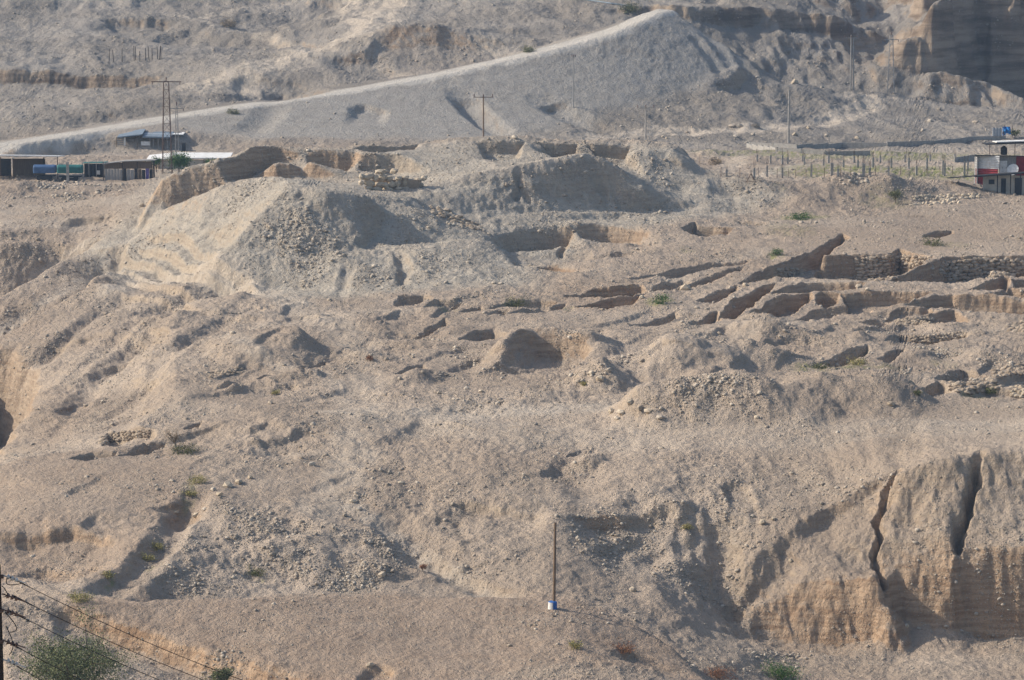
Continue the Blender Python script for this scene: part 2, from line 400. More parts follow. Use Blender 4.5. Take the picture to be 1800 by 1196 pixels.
# --- dig squares on the right (rims as surveyed)
pit([(1296,499),(1345,477),(1420,443),(1480,414),(1492,419),(1455,443),(1430,462),(1420,470),(1365,489)], 2.3, 0.5)
pit([(1342,489),(1372,478),(1424,462),(1436,449),(1500,445),(1560,444),(1582,437),(1606,446),(1640,452),(1604,474),(1548,495),(1440,491)], 3.3, 0.7)
pit([(1560,494),(1612,473),(1660,454),(1730,450),(1800,448),(1870,450),(1870,482),(1790,486),(1755,478),(1730,489),(1700,494)], 3.2, 0.6)
pit([(1346,516),(1410,499),(1440,497),(1524,499),(1500,510),(1440,516)], 1.8, 0.5)
pit([(1262,556),(1284,532),(1342,502),(1364,500),(1350,516),(1320,540),(1290,556)], 2.4, 0.5)
pit([(1312,552),(1374,520),(1424,517),(1428,527),(1402,545),(1350,556)], 2.2, 0.5)
pit([(1432,522),(1444,516),(1476,517),(1474,533),(1450,540),(1436,535)], 2.0, 0.5)
pit([(1477,518),(1560,514),(1642,515),(1600,532),(1545,543),(1490,540)], 1.9, 0.6)
pit([(1588,537),(1650,520),(1672,518),(1690,524),(1684,541),(1640,541)], 1.9, 0.5)
pit([(1676,520),(1740,522),(1870,530),(1870,552),(1790,547),(1690,545)], 2.1, 0.6)
pit([(1704,508),(1765,487),(1775,488),(1772,506)], 1.6, 0.45)
pit([(1778,492),(1870,486),(1870,508),(1782,504)], 1.6, 0.45)
pit([(1730,520),(1775,504),(1800,507),(1870,514),(1870,522),(1800,521)], 1.4, 0.45)
pit([(1550,557),(1580,543),(1632,540),(1650,548),(1600,556)], 0.9, 0.6)
pit([(1612,556),(1680,544),(1690,552),(1708,562),(1640,566)], 1.3, 0.6)
pit([(1440,540),(1500,535),(1530,537),(1535,548),(1480,552)], 0.8, 0.6)
pit([(1554,600),(1578,587),(1640,588),(1700,586),(1702,592),(1670,602),(1630,607),(1600,606)], 1.4, 0.6, 0.15)
pit([(1438,640),(1480,620),(1526,608),(1532,620),(1500,637),(1460,642)], 1.7, 0.6)
pit([(1540,632),(1572,618),(1592,616),(1594,624),(1565,636)], 1.2, 0.6)
pit([(1644,668),(1668,650),(1692,645),(1740,650),(1770,650),(1740,662),(1690,670)], 1.3, 0.6)
pit([(1600,692),(1650,670),(1662,672),(1680,690),(1640,694)], 1.3, 0.5)
pit([(1740,672),(1790,655),(1870,650),(1870,668),(1790,678)], 1.2, 0.6)
pit([(1680,692),(1730,676),(1800,682),(1870,684),(1870,700),(1770,700)], 1.0, 0.8)
pit([(1210,575),(1240,552),(1262,546),(1268,560),(1240,572)], 1.4, 0.5)
pit([(1225,528),(1275,508),(1296,500),(1300,508),(1262,530)], 1.3, 0.5)
pit([(1380,560),(1430,545),(1470,540),(1475,552),(1420,563)], 1.1, 0.6)
pit([(1505,566),(1545,556),(1570,560),(1550,570)], 0.8, 0.6)
# --- trenches in the middle
pit([(692,537),(702,522),(746,519),(762,524),(740,534)], 1.2, 0.5)
pit([(735,541),(770,529),(812,530),(800,539)], 0.9, 0.5)
pit([(808,545),(846,535),(850,541),(838,545)], 0.9, 0.4)
pit([(852,540),(900,528),(950,524),(984,528),(960,538),(890,541)], 1.0, 0.5)
pit([(856,553),(876,545),(894,545),(888,551)], 0.9, 0.4)
pit([(890,551),(925,543),(975,534),(1000,530),(990,540),(930,550)], 0.7, 0.4)
pit([(992,521),(1050,508),(1080,506),(1130,502),(1140,508),(1110,520),(1070,522)], 1.7, 0.5)
pit([(1010,538),(1075,523),(1100,522),(1140,515),(1112,533),(1068,540)], 1.9, 0.5)
pit([(1132,513),(1164,496),(1200,490),(1215,494),(1180,507)], 1.4, 0.5)
pit([(1160,513),(1230,492),(1300,473),(1315,470),(1300,478),(1220,505)], 1.0, 0.5)
pit([(1100,490),(1180,474),(1250,462),(1328,458),(1300,466),(1180,486)], 1.2, 0.6)
pit([(1196,400),(1222,393),(1228,396),(1290,400),(1280,411),(1228,415)], 1.9, 0.5)
pit([(1290,386),(1320,387),(1352,392),(1340,394),(1300,390)], 0.8, 0.5)
pit([(1620,416),(1650,404),(1674,402),(1678,409),(1650,417)], 1.5, 0.6)
pit([(726,588),(755,575),(784,561),(790,567),(762,586)], 1.3, 0.6)
pit([(803,599),(835,583),(870,580),(902,590),(880,597),(842,602)], 1.2, 0.6)
pit([(695,658),(720,643),(744,638),(749,645),(726,656)], 1.2, 0.6)
pit([(1100,566),(1150,556),(1190,546),(1198,552),(1160,566)], 1.2, 0.7)
# --- cut bays behind the front ridge of the tell
pit([(944,250),(1016,252),(1012,271),(966,272)], 2.0, 0.5)
pit([(1026,253),(1108,258),(1100,277),(1046,270)], 2.2, 0.5)
pit([(838,250),(925,250),(915,278),(850,278)], 1.6, 1.2)
pit([(622,263),(660,258),(735,252),(728,260),(660,268)], 1.5, 0.4)
# --- trenches on the left
pit([(425,667),(470,658),(515,648),(517,654),(470,663)], 0.9, 0.4)
pit([(518,648),(545,639),(570,630),(574,634),(548,645)], 1.0, 0.4)
pit([(376,685),(400,680),(428,674),(430,678),(400,686)], 0.6, 0.4)
pit([(208,800),(255,775),(292,770),(294,780),(262,796)], 1.3, 0.5)
pit([(120,806),(160,796),(208,794),(200,803),(150,812)], 0.8, 0.5)
pit([(180,782),(190,762),(268,755),(276,764),(262,774),(214,784)], 1.1, 0.4)
pit([(325,755),(345,741),(358,737),(350,752)], 1.0, 0.5)
# --- spoil heaps
heap(468,618,3.6,7.2,8.5,0.1,0.15,0.55)
heap(512,616,1.2,3.6,5.0)
for g_ in ([(22,612),(12,660),(4,720)],[(48,636),(34,690),(22,740)],[(60,655),(48,700),(36,745)],[(-10,606),(-16,680)],[(60,690),(30,735)]): gully(g_, 1.1, 1.3)
heap(1055,672,2.9,4.0,6.0)
heap(1085,650,1.6,3.4,5.0)
heap(1060,610,1.5,2.6,5)
heap(1190,728,2.9,7.5,7.5,0.0,0.2)
heap(1265,728,2.4,5.5,7.0,0.0,0.2)
heap(1140,735,1.8,4.0,5.0,0,0.2)
heap(1385,722,2.3,6.0,7.0,0.0,0.25)
heap(1330,728,1.8,4.5,6.0)
heap(1235,640,3.1,7.5,10.0,0.0,0.2)
heap(1170,648,2.2,5.0,8.0)
heap(1300,628,1.6,3.5,6.0)
heap(1285,675,2.3,6.0,8.0)
heap(1370,640,2.0,4.5,8.0)
heap(1395,695,1.6,5.0,7.0)
heap(1440,690,1.7,4.0,6.0)
heap(1540,706,2.9,5.6,7.0,0.0,0.18)
heap(1445,712,1.5,4.5,6.0)
heap(1330,582,1.4,3.5,7.0)
heap(1610,630,0.9,4.0,6.0)
heap(1740,628,0.9,5.0,6.0)
# the crescent scoop
ridge([(880,640),(905,618),(935,607),(1000,608),(1042,618)], 2.2, 3.0)
bank([(900,617),(940,612),(1000,613),(1044,620)], 1.6, 0.4, 7, fade=0.15)
# heaps on the plain
heap(1340,345,2.0,9,9,0,0.2); heap(1410,350,2.4,9,10,0,0.2); heap(1480,350,2.5,8,10,0,0.25); heap(1540,348,2.3,8,10,0,0.25); heap(1620,345,2.0,8,9,0,0.25); heap(1690,340,1.7,8,9,0,0.25); heap(1570,352,1.6,5,8)
heap(1240,358,1.3,4,8); heap(1420,362,0.9,4,5); heap(1250,272,1.2,3,5); heap(1325,287,1.3,7,12)
heap(60,330,1.0,4,5); heap(20,335,1.2,5,6); heap(150,335,0.6,5,6)
# --- eroded banks and ledges
LEDGE = dict(fade=0.12)
bank([(205,440),(260,436),(330,452),(380,470),(430,497),(480,515)], 1.5, 0.5, 5, **LEDGE)
bank([(240,425),(300,430),(360,448),(420,478),(470,505)], 1.5, 0.5, 4, **LEDGE)
bank([(220,470),(280,478),(330,498),(380,520)], 1.4, 0.5, 5, **LEDGE)
bank([(200,500),(260,505),(310,520),(360,545)], 0.9, 0.5, 5, **LEDGE)
bank([(255,412),(330,415),(390,448)], 1.2, 0.5, 5, **LEDGE)
bank([(180,455),(250,458),(310,475)], 0.9, 0.4, 4, **LEDGE)
bank([(310,545),(370,545),(430,555),(500,560)], 0.6, 0.8, 6)
bank([(0,480),(60,455),(120,430)], 0.8, 1.2, 6)
bank([(100,392),(150,380),(215,371)], 1.2, 0.8, 7)
bank([(190,640),(230,625),(240,630)], 0.8, 0.6, 5)
bank([(40,790),(100,735),(150,705),(200,670)], 0.5, 1.0, 8)
bank([(300,710),(380,690),(450,680),(540,672)], 0.5, 0.6, 6)
bank([(380,780),(450,770),(500,762),(560,745)], 0.7, 0.6, 5)
bank([(190,665),(250,660),(330,655),(395,640)], 0.8, 1.0, 7)
bank([(700,752),(740,728),(760,733)], 0.6, 0.8, 5)
bank([(600,790),(680,760),(720,738)], 0.5, 1.5, 6)
bank([(930,838),(960,825),(975,808)], 0.7, 0.6, 4)
bank([(760,888),(820,880),(870,885),(930,895),(985,905)], 0.9, 0.7, 5)
bank([(985,915),(1030,908),(1090,905),(1150,890),(1210,880)], 1.2, 0.7, 6)
bank([(1020,965),(1060,945),(1100,925),(1160,915)], 0.8, 0.8, 5)
bank([(1090,970),(1150,940),(1210,930)], 0.5, 0.8, 5)
bank([(720,930),(760,955),(820,985),(880,1015),(950,1045)], 1.0, 0.7, 6)
bank([(1260,850),(1290,845),(1320,850)], 0.8, 0.7, 5)
bank([(1230,1080),(1280,1010),(1330,975),(1380,940),(1440,895)], 0.8, 0.7, 5)
bank([(1380,935),(1460,890),(1520,855),(1590,822)], 1.1, 0.6, 6)
bank([(1180,900),(1230,880),(1240,910)], 0.8, 0.6, 4)
bank([(250,890),(290,882),(325,872)], 0.45, 0.5, 4)
bank([(-40,950),(60,930),(130,925),(180,930),(240,945)], 1.3, 0.8, 9)
bank([(20,985),(80,975),(140,985),(200,975)], 0.9, 0.8, 5)
bank([(130,930),(160,905),(180,900)], 0.6, 0.6, 4)
bank([(370,985),(420,975),(440,960)], 0.8, 0.8, 5)
bank([(1060,1145),(1100,1135),(1130,1140)], 0.7, 0.8, 4)
bank([(630,1175),(665,1165),(700,1175)], 0.7, 0.6, 4)
bank([(600,740),(760,718),(900,708)], 0.4, 1.5, 6)
gully([(350,862),(320,895),(290,935),(250,980),(215,1010),(160,1045)], 1.25, 2.0)
gully([(1250,900),(1268,960),(1272,1020),(1265,1065)], 1.4, 3.0)
gully([(660,905),(740,950),(830,1000),(900,1045)], 0.7, 3.0)
gully([(1000,800),(1020,850),(1050,890)], 0.5, 3.0)
gully([(1722,796),(1714,822),(1718,846),(1704,874),(1701,905),(1689,926),(1684,965)], 2.2, 0.62)
gully([(1578,828),(1558,852),(1556,880),(1540,906),(1547,936),(1536,966),(1546,1000),(1556,1040)], 1.5, 0.5)
gully([(1630,830),(1600,880),(1590,930)], 0.5, 1.5)
ridge([(150,640),(90,690),(60,740)], 0.6, 4)
for g_ in ([(300,520),(200,600),(110,690)],[(270,560),(180,650),(120,725)],[(190,520),(95,610),(45,655)],[(350,585),(260,665),(170,740)],[(240,490),(140,570),(70,640)],[(330,540),(230,620),(140,705)],[(420,540),(330,600),(260,640)]): gully(g_, 0.5, 1.9)
gully([(705,498),(712,470),(700,440)], 0.8, 1.2); gully([(905,350),(915,325),(908,300)], 1.0, 0.8); gully([(930,358),(920,335)], 0.9, 0.8)
gully([(985,455),(995,430),(1000,410)], 0.8, 0.7); gully([(600,510),(612,470)], 0.5, 1.2)
# far hill details
bank([(560,100),(640,92),(660,75)], 1.5, 2, 12)
bank([(1240,152),(1280,130),(1316,112)], 2.0, 1.5, 12)
gully([(810,165),(840,200),(880,232)], 2.0, 4); gully([(960,180),(1010,205),(1060,225)], 1.6, 5); gully([(480,185),(470,205),(440,232)], 0.8, 4)
bank([(420,150),(500,140),(560,150),(600,158)], 2.0, 2, 10); bank([(250,205),(200,195),(170,190)], 1.5, 2, 8)
bank([(480,65),(540,75),(600,70)], 1.5, 2, 12); bank([(140,40),(230,30),(320,30)], 2.5, 3, 20)
bank([(150,195),(220,190),(260,205)], 1.8, 1.5, 9); bank([(0,232),(60,230),(120,228)], 1.2, 1.5, 8)
bank([(610,185),(640,182),(690,192)], 1.4, 1.5, 8); bank([(380,140),(430,130),(560,135)], 1.5, 2, 10)
for gx0 in range(1215, 1500, 26):
    gully([(gx0, 60 + (gx0-1215)*0.06), (gx0+35, 100 + (gx0-1215)*0.08), (gx0+62, 138 + (gx0-1215)*0.06)], 0.55, 2.4)

# many small worn ledges and hummocks over the plateau and the slopes
_r = np.random.default_rng(404)
for _ in range(120):
    px = _r.uniform(-20, 1700); py = _r.uniform(540, 1030); ln = _r.uniform(50, 190)*(py/760); sl = _r.uniform(-.42, .02)
    if py > 780 and px > 1180: continue
    if 690 < py < 790 and px > 560: continue
    m_ = [(px+ln*t, py+ln*t*sl+_r.normal(0, 3)+6*math.sin(t*3+px)) for t in (0, .3, .65, 1)]
    bank(m_, _r.uniform(.28, .7)*(.5 if py > 790 else 1), _r.uniform(.3, .6), _r.uniform(3, 6), fade=.3)
for _ in range(60):
    px = _r.uniform(380, 1790); py = _r.uniform(555, 700) if _r.random() < .6 else _r.uniform(790, 1000)
    if py > 780 and px > 1230: continue
    heap(px, py, _r.uniform(.35, .95), _r.uniform(1.4, 3.4), _r.uniform(2, 5), _r.uniform(0, 3), .2)

def z_forms(x, y):
    """landforms without fine relief"""
    wx = x + 0.22*noise2(x/2.3, y/3.0, 3) + 0.12*noise2(x/0.7, y/0.9, 4)
    wy = y + 0.34*noise2(x/2.7, y/3.3, 8) + 0.15*noise2(x/0.8, y/1.0, 9)
    k = sstep(716, 740, y)*(1-sstep(830, 860, y))
    if k.max() > 0:
        wx = wx + k*(2.2*noise2(x/9, y/11, 201)+0.9*noise2(x/3.2, y/4, 202)); wy = wy + k*(3.0*noise2(x/7, y/13, 203)+1.3*noise2(x/2.6, y/5, 204))
    a = x/y*FPX+900
    k = sstep(1570, 1620, a)*sstep(726, 738, y)*(1-sstep(830, 860, y))
    if k.max() > 0: wy = wy + k*(7.0*noise2(x/13, y/60, 221)+3.0*noise2(x/5, y/40, 222)); wx = wx + k*2.5*noise2(x/6, y/9, 223)
    k = sstep(1270, 1320, a)*sstep(293, 297, y)*(1-sstep(316, 320, y))
    if k.max() > 0:
        wx = wx + k*(0.15*noise2(x/1.3, y/1.1, 211)+0.1*noise2(x/.5, y/.6, 212)); wy = wy + k*(0.20*noise2(x/2.2, y/2.2, 213)+0.12*noise2(x/.55, y/.9, 214))
    z = tin_z(wx, wy)
    for x0, x1, y0, y1, fn in BR:
        m = (wx > x0) & (wx < x1) & (wy > y0) & (wy < y1)
        if m.any(): z[m] = fn(wx[m], wy[m], z[m])
    return z
EMB = np.array([W(*p)[:2] for p in ((250,215,616),(620,162,650),(900,107,672),(1184,20,711),(1300,94,698),(1290,115,690),(1100,190,660),(1000,216,645),(800,245,618),(450,240,610))])
CALM_TELL = None
CALM = [np.array([T(*p)[:2] for p in q]) for q in ([(130,1066),(300,1052),(600,1050),(950,1053),(1060,1078),(1180,1138),(1240,1190),(600,1190),(300,1118)],[(0,830),(130,796),(300,800),(330,850),(230,900),(0,910)],
  [(1050,770),(1200,748),(1400,735),(1800,705),(1800,775),(1500,800),(1200,790)],[(600,745),(800,722),(1060,705),(1060,735),(800,760)],[(1370,440),(1480,380),(1800,360),(1800,440)],[(0,345),(240,345),(230,380),(0,392)],[(420,262),(640,262),(900,248),(1190,262),(1230,300),(1200,345),(1030,275),(880,300),(740,332),(620,338),(560,318),(420,318)])]
def z_relief(x, y):
    far = sstep(560, 660, y)
    calm_ = np.ones_like(x)
    for P_ in CALM:
        m = (x > P_[:,0].min()-3) & (x < P_[:,0].max()+3) & (y > P_[:,1].min()-3) & (y < P_[:,1].max()+3)
        if m.any(): calm_[m] = np.minimum(calm_[m], 1-.72*sstep(-2, 2, poly_sd(x[m], y[m], P_)))
    n = 0.34*fbm(x/14, y/16, 3, 20) + calm_*(0.22*fbm(x/3.6, y/4.6, 3, 30)*(0.6+0.8*np.clip(noise2(x/19, y/24, 29)+.4, 0, 1)) + 0.34*np.clip(noise2(x/17, y/21, 71)+.45, 0, 1)*(0.4-np.abs(noise2(x/6.5+y/30, y/5.5, 72))) + 0.16*(0.4-np.abs(noise2(x/2.6, y/3.1+x/20, 73)))) + (0.45+0.55*calm_)*(0.075+0.075*np.clip(noise2(x/13, y/18, 81)+.3, -.6, 1))*fbm(x/0.95, y/1.25, 3, 40, 0.58)
    emb = sstep(-6, 3, poly_sd(x, y, EMB)) if far.max() > 0 else 0.0
    far = far*(1-0.9*emb)
    ero = np.abs(fbm(x/26, y/40, 3, 50))
    n = n + far*(0.7*fbm(x/32, y/30, 3, 60) - 0.9*np.abs(noise2(x/13 + y/40, y/50, 61)) - 0.35*np.abs(noise2(x/5.5+y/60, y/40, 62)) + 0.22*fbm(x/4, y/7, 3, 63))
    return (n - 0.10*ero)*(1-.75*emb)
# ------------------------------------------------------------------ masks: cart tracks, grass, soil kinds
def lin(pts, zf=None): return np.array([ray_hit(p[0], p[1], zf or tin_z) for p in pts])
ROADW = np.array([W(*p) for p in ROAD])
ROAD_IN = ROADW.copy()
def z_all(x, y):
    x = np.asarray(x, float); y = np.asarray(y, float)
    rel = z_relief(x, y)
    # the graded road keeps no far-hill relief
    m = (y > 585) & (y < 740)
    if m.any():
        d, sg, r = line_dist(x[m], y[m], ROADW)
        t = np.where(sg < 0, d, d*1.6)
        k = sstep(7.5, 13, np.where(sg < 0, np.abs(d-4.0)+2, d+3))
        rr = rel[m]; rel[m] = rr*np.maximum(k, 0.05)
    return z_forms(x, y) + rel

TRACKS = [  # (points, half width m, strength)
    ([(1070,715),(1000,718),(900,722),(800,726),(700,728),(620,722)], 4.0, 0.8),
    ([(1800,745),(1600,752),(1400,765),(1200,772),(1050,770),(900,760),(760,745),(640,735)], 6.0, 0.4),
    ([(560,900),(600,850),(622,790),(630,735)], 3.0, 0.55), ([(630,735),(600,690),(560,655),(500,645),(430,630),(395,608)], 1.5, 0.4),
    ([(640,730),(650,680),(640,620)], 2.5, 0.35), ([(640,620),(600,580),(560,555),(520,535)], 3.5, 0.45),
    ([(650,800),(560,790),(450,785)], 1.5, 0.3),
    ([(520,535),(460,510),(400,470),(330,455),(250,460),(200,500)], 3.0, 0.9), ([(480,522),(420,492),(360,470),(290,458)], 0.8, 1.0),
    ([(560,555),(640,550),(720,545)], 2.0, 0.3),
    ([(400,610),(395,600),(420,580),(470,568)], 0.9, 0.7), ([(395,608),(410,622),(450,632),(490,645)], 0.8, 0.6),
    ([(600,880),(690,930),(760,975),(830,1010),(880,1042)], 1.7, 0.7),
    ([(260,400),(230,420),(180,470),(120,510),(60,545),(0,585)], 1.5, 0.7),
    ([(160,420),(120,445),(60,480)], 1.2, 0.8), ([(140,390),(60,392),(0,395)], 4, 0.5), ([(250,350),(150,355),(0,370)], 5, 0.4),
    ([(610,328),(650,336),(690,338),(740,331),(800,315),(880,299),(960,287),(1030,273),(1090,295),(1160,334),(1225,368)], 0.9, 0.9),
    ([(795,258),(845,278),(885,296)], 0.7, 0.6), ([(600,266),(700,258),(800,249)], 1.2, 0.6),
    ([(540,330),(610,340),(650,344)], 1.5, 0.5), ([(640,443),(700,440),(760,436),(850,427)], 1.0, 0.7), ([(1220,355),(1240,375),(1100,385)], 2, 0.3),
    ([(1350,500),(1450,496),(1600,497),(1700,500)], 2.0, 0.3), ([(1340,440),(1240,475),(1100,520)], 2.5, 0.35), ([(1400,560),(1300,590),(1200,590)], 4, 0.4),
]
FAR_TRACKS = [
    ([(690,0),(665,30),(640,52),(600,72),(540,95),(480,108),(430,125),(350,150)], 6.0, 1.1), ([(610,0),(625,30),(635,50)], 4.0, 1.0),
    ([(640,60),(660,100),(700,125)], 3, 0.5), ([(540,110),(420,140),(440,148)], 3, 0.7), ([(240,195),(200,200),(160,205)], 3.0, 0.6),
    ([(320,28),(400,48),(480,68),(560,84)], 2.0, 0.6), ([(330,30),(420,14),(500,2)], 2.0, 0.6),
    ([(1540,170),(1515,192),(1490,204),(1420,222),(1350,228),(1200,238)], 4.0, 1.2), ([(1180,225),(1050,240),(960,248)], 3.5, 0.9), ([(1490,168),(1560,168),(1600,175)], 2, 0.6),
    ([(1200,288),(1400,292),(1600,297),(1750,300)], 3.0, 0.9), ([(1200,278),(1300,284)], 3, 0.7), ([(860,75),(940,85),(1040,66)], 5, 0.4),
    ([(100,245),(160,236),(200,245),(240,258)], 5, 0.4), ([(0,262),(120,250)], 4, 0.3),
]
def track_mask(x, y, lists):
    m = np.zeros_like(x)
    for pts, w, s in lists:
        L = lin(pts)
        b = (x > L[:,0].min()-2*w) & (x < L[:,0].max()+2*w) & (y > L[:,1].min()-2*w) & (y < L[:,1].max()+2*w)
        xb, yb = x[b], y[b]
        wob = 1 + 0.35*noise2(xb/3.1, yb/4.2, 77)
        d, _, r = line_dist(xb, yb, L)
        m[b] = np.maximum(m[b], s*(1 - sstep(0.35, 1.15, d/(w*wob))))
    return m
GREEN = [(1410,382,40,5,.8),(1365,449,14,4,.9),(1160,532,22,7,.8),(905,534,22,4,.9),(1000,540,14,3,.6),(775,541,30,3,.6),(1680,430,30,5,.3),(1390,405,40,12,.35),(1500,645,40,6,.7),(1425,650,30,5,.6),(1560,645,25,5,.5),(1730,690,40,6,.6),(1610,692,12,4,.8),(1660,640,20,5,.3),(1440,675,20,5,.5),(1290,555,20,5,.3),(190,1014,10,5,.8),(140,1054,14,4,.8),(270,970,14,20,.35),(330,860,14,20,.4),(450,1008,14,5,.5),(1210,440,14,4,.4),
         (1420,272,110,7,1.),(1560,272,130,8,1.),(1500,302,110,12,1.2),(1640,303,110,12,1.2),(1300,270,70,6,.8),(1720,275,80,6,.8),(1370,352,10,4,.3),(1560,360,40,5,.4)]

# ------------------------------------------------------------------ the ground mesh: columns fan out, rows crowd where the ground is steep
def make_ground():
    cols = np.concatenate([np.linspace(-1150, -120, 60, endpoint=False), np.arange(-120, 1920, 2.1), np.linspace(1920, 2950, 60)])
    NR = 940
    # pre-pass for row spacing
    pc = np.concatenate([np.linspace(-1150, -120, 14, endpoint=False), np.arange(-120, 1921, 10.0), np.linspace(1930, 2950, 14)])
    pd = np.concatenate([np.arange(6, 236, 3.0), np.arange(236, 560, 0.25), np.arange(560, 860, 0.5), np.arange(860, 1290, 5.0)])
    A, Dd = np.meshgrid(pc, pd, indexing='ij')
    X = (A-900)/FPX*Dd
    Z = z_forms(X.ravel(), Dd.ravel()).reshape(A.shape)
    dc = Dd*math.cos(TILT) + (CAM_H-Z)*math.sin(TILT)
    PY = 598 + FPX*((CAM_H-Z)*math.cos(TILT) - Dd*math.sin(TILT))/dc
    dpy = np.diff(PY, axis=1); dD = np.diff(Dd, axis=1)
    facing = np.where(dpy < 0, 1.0, 0.35)
    inside = (Dd[:, :-1] > 236) & (Dd[:, :-1] < 855)
    w = np.where(inside, np.abs(dpy)*facing + 0.55*dD, 0.06*dD)
    w = w.astype(float)
    for _ in range(5):
        wp = np.pad(w, ((1,1),(0,0)), 'edge'); w = 0.5*w + 0.25*(wp[:-2] + wp[2:])
    cum = np.concatenate([np.zeros((len(pc),1)), np.cumsum(w, axis=1)], axis=1)
    cum /= cum[:, -1:]
    s = np.linspace(0, 1, NR)
    rowsD = np.array([np.interp(s, cum[i], pd) for i in range(len(pc))])      # (pc, NR)
    D = np.array([np.interp(cols, pc, rowsD[:, j]) for j in range(NR)]).T     # (cols, NR)
    Y = D; X = (cols[:, None]-900)/FPX*D
    Z = z_all(X.ravel(), Y.ravel()).reshape(X.shape)
    return cols, X, Y, Z
cols, GX, GY, GZ = make_ground()
NC, NRW = GX.shape

# normals and slope from the whole sheet
def sheet_normals():
    tu = np.zeros((NC, NRW, 3)); tv = np.zeros((NC, NRW, 3))
    P = np.stack([GX, GY, GZ], -1)
    tu[1:-1] = P[2:]-P[:-2]; tu[0] = P[1]-P[0]; tu[-1] = P[-1]-P[-2]
    tv[:, 1:-1] = P[:, 2:]-P[:, :-2]; tv[:, 0] = P[:, 1]-P[:, 0]; tv[:, -1] = P[:, -1]-P[:, -2]
    n = np.cross(tu, tv); n /= np.linalg.norm(n, axis=-1, keepdims=True) + 1e-12
    return n
GN = sheet_normals()
fx, fy = GX.ravel(), GY.ravel()
M_pale = np.zeros_like(fx); sel = (fy < 560) & (fy > 236); M_pale[sel] = track_mask(fx[sel], fy[sel], TRACKS)
sel = (fy > 535) & (fy < 790); M_pale[sel] = np.maximum(M_pale[sel], track_mask(fx[sel], fy[sel], FAR_TRACKS))
sel = (fy > 580) & (fy < 730)
M_road = np.zeros_like(fx); d_, s_, r_ = line_dist(fx[sel], fy[sel], ROADW)
dd_ = np.where(s_ < 0, d_, -d_) + 0.9*noise2(fx[sel]/7, fy[sel]/9, 55)+.4*noise2(fx[sel]/2, fy[sel]/3, 56)
M_road[sel] = sstep(-2.0, -0.8, dd_)*(1-sstep(5.0, 7.4, dd_))
M_emb = np.zeros_like(fx); M_emb[sel] = sstep(-4, 3, poly_sd(fx[sel], fy[sel], EMB)+3*noise2(fx[sel]/8, fy[sel]/10, 57))
M_green = np.zeros_like(fx)
for gx_, gy_, rx_, ry_, s_ in GREEN:
    c = T(gx_, gy_); e = T(gx_, gy_+ry_*0.7); k = c[1]*1.0/FPX
    rX = rx_*k; rY = max(abs(c[1]-e[1])*1.4, 0.6)
    q = ((fx-c[0])/rX)**2 + ((fy-c[1])/rY)**2
    b = q < 4
    M_green[b] = np.maximum(M_green[b], s_*np.clip(1.2-q[b]*0.6, 0, 1)*np.clip(0.6+1.4*fbm(fx[b]/0.9, fy[b]/2.0, 3, 90), 0, 1))
slope = (1-np.abs(GN[..., 2].ravel()))
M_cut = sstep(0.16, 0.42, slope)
# where the exposed earth is reddish conglomerate
def blob(pts, soft=3.0):
    L = np.array([T(*p)[:2] for p in pts]); m = np.zeros_like(fx)
    x0, x1, y0, y1 = L[:,0].min()-soft, L[:,0].max()+soft, L[:,1].min()-soft, L[:,1].max()+soft
    b = (fx > x0) & (fx < x1) & (fy > y0) & (fy < y1)
    m[b] = sstep(-soft, soft*0.4, poly_sd(fx[b], fy[b], L)); return m
M_red = np.zeros_like(fx)
for pts, s in (([(1270,1100),(1340,1040),(1540,1008),(1560,1004),(1690,985),(1900,980),(1900,1150),(1400,1150)],0.85),
               ([(1380,940),(1480,880),(1590,820),(1560,900),(1420,960),(1300,1060),(1230,1090)],0.25),
               ([(120,1050),(250,1085),(420,1140),(640,1196),(480,1215),(250,1150),(110,1100)],1.0),
               ([(0,920),(120,915),(260,930),(220,1000),(0,1010)],0.7), ([(0,590),(30,600),(70,640),(70,700),(20,800),(0,800)],0.35),
               ([(60,690),(140,690),(120,760),(70,790)],0.8), ([(255,870),(335,860),(330,890),(260,900)],0.8),
               ([(930,455),(1015,460),(1010,495),(930,502)],0.9), ([(980,500),(1150,495),(1140,540),(1000,545)],0.9), ([(1250,400),(1900,400),(1900,560),(1250,560)],0.55),
               ([(1000,395),(1160,395),(1130,440),(1020,440)],0.6), ([(400,255),(640,255),(640,315),(400,330)],0.75), ([(245,375),(290,300),(400,280),(400,330),(340,372)],0.5), ([(1000,900),(1090,900),(1080,920),(1000,925)],0.8),
               ([(1060,1130),(1140,1130),(1130,1160),(1060,1160)],1.0), ([(630,1160),(720,1160),(710,1185),(630,1185)],1.0), ([(650,60),(760,35),(890,100),(800,125),(650,95)],0.55), ([(900,590),(1040,590),(1040,640),(900,640)],0.5), ([(0,540),(60,540),(60,590),(0,595)],0.8)):
    M_red = np.maximum(M_red, s*blob(pts))
# zones: the white marl of the tell, the red-brown foreground, the far grey hills, darkened to stand for their weaker light
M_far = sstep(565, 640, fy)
u_ = fx/fy*FPX+900
M_near = (1-sstep(285, 335, fy))*(0.75+0.25*noise2(fx/9, fy/14, 88))
M_knoll = blob([(130,1064),(300,1050),(600,1047),(950,1050),(1060,1076),(1180,1136),(1240,1196),(600,1230),(300,1130)], 2.0)
M_knoll = np.maximum(M_knoll, 0.6*blob([(0,822),(130,792),(330,800),(340,870),(200,1020),(0,1010)], 2.5))
M_pale = np.maximum(M_pale, 0.45*blob([(1200,262),(1500,258),(1800,254),(1800,310),(1500,318),(1250,322)], 4.0)*(0.7+.5*noise2(fx/6, fy/12, 99)))
M_marl = blob([(250,370),(300,300),(440,262),(870,246),(1190,262),(1360,358),(1000,440),(930,500),(520,520),(380,460),(200,470),(160,440)], 5.0)
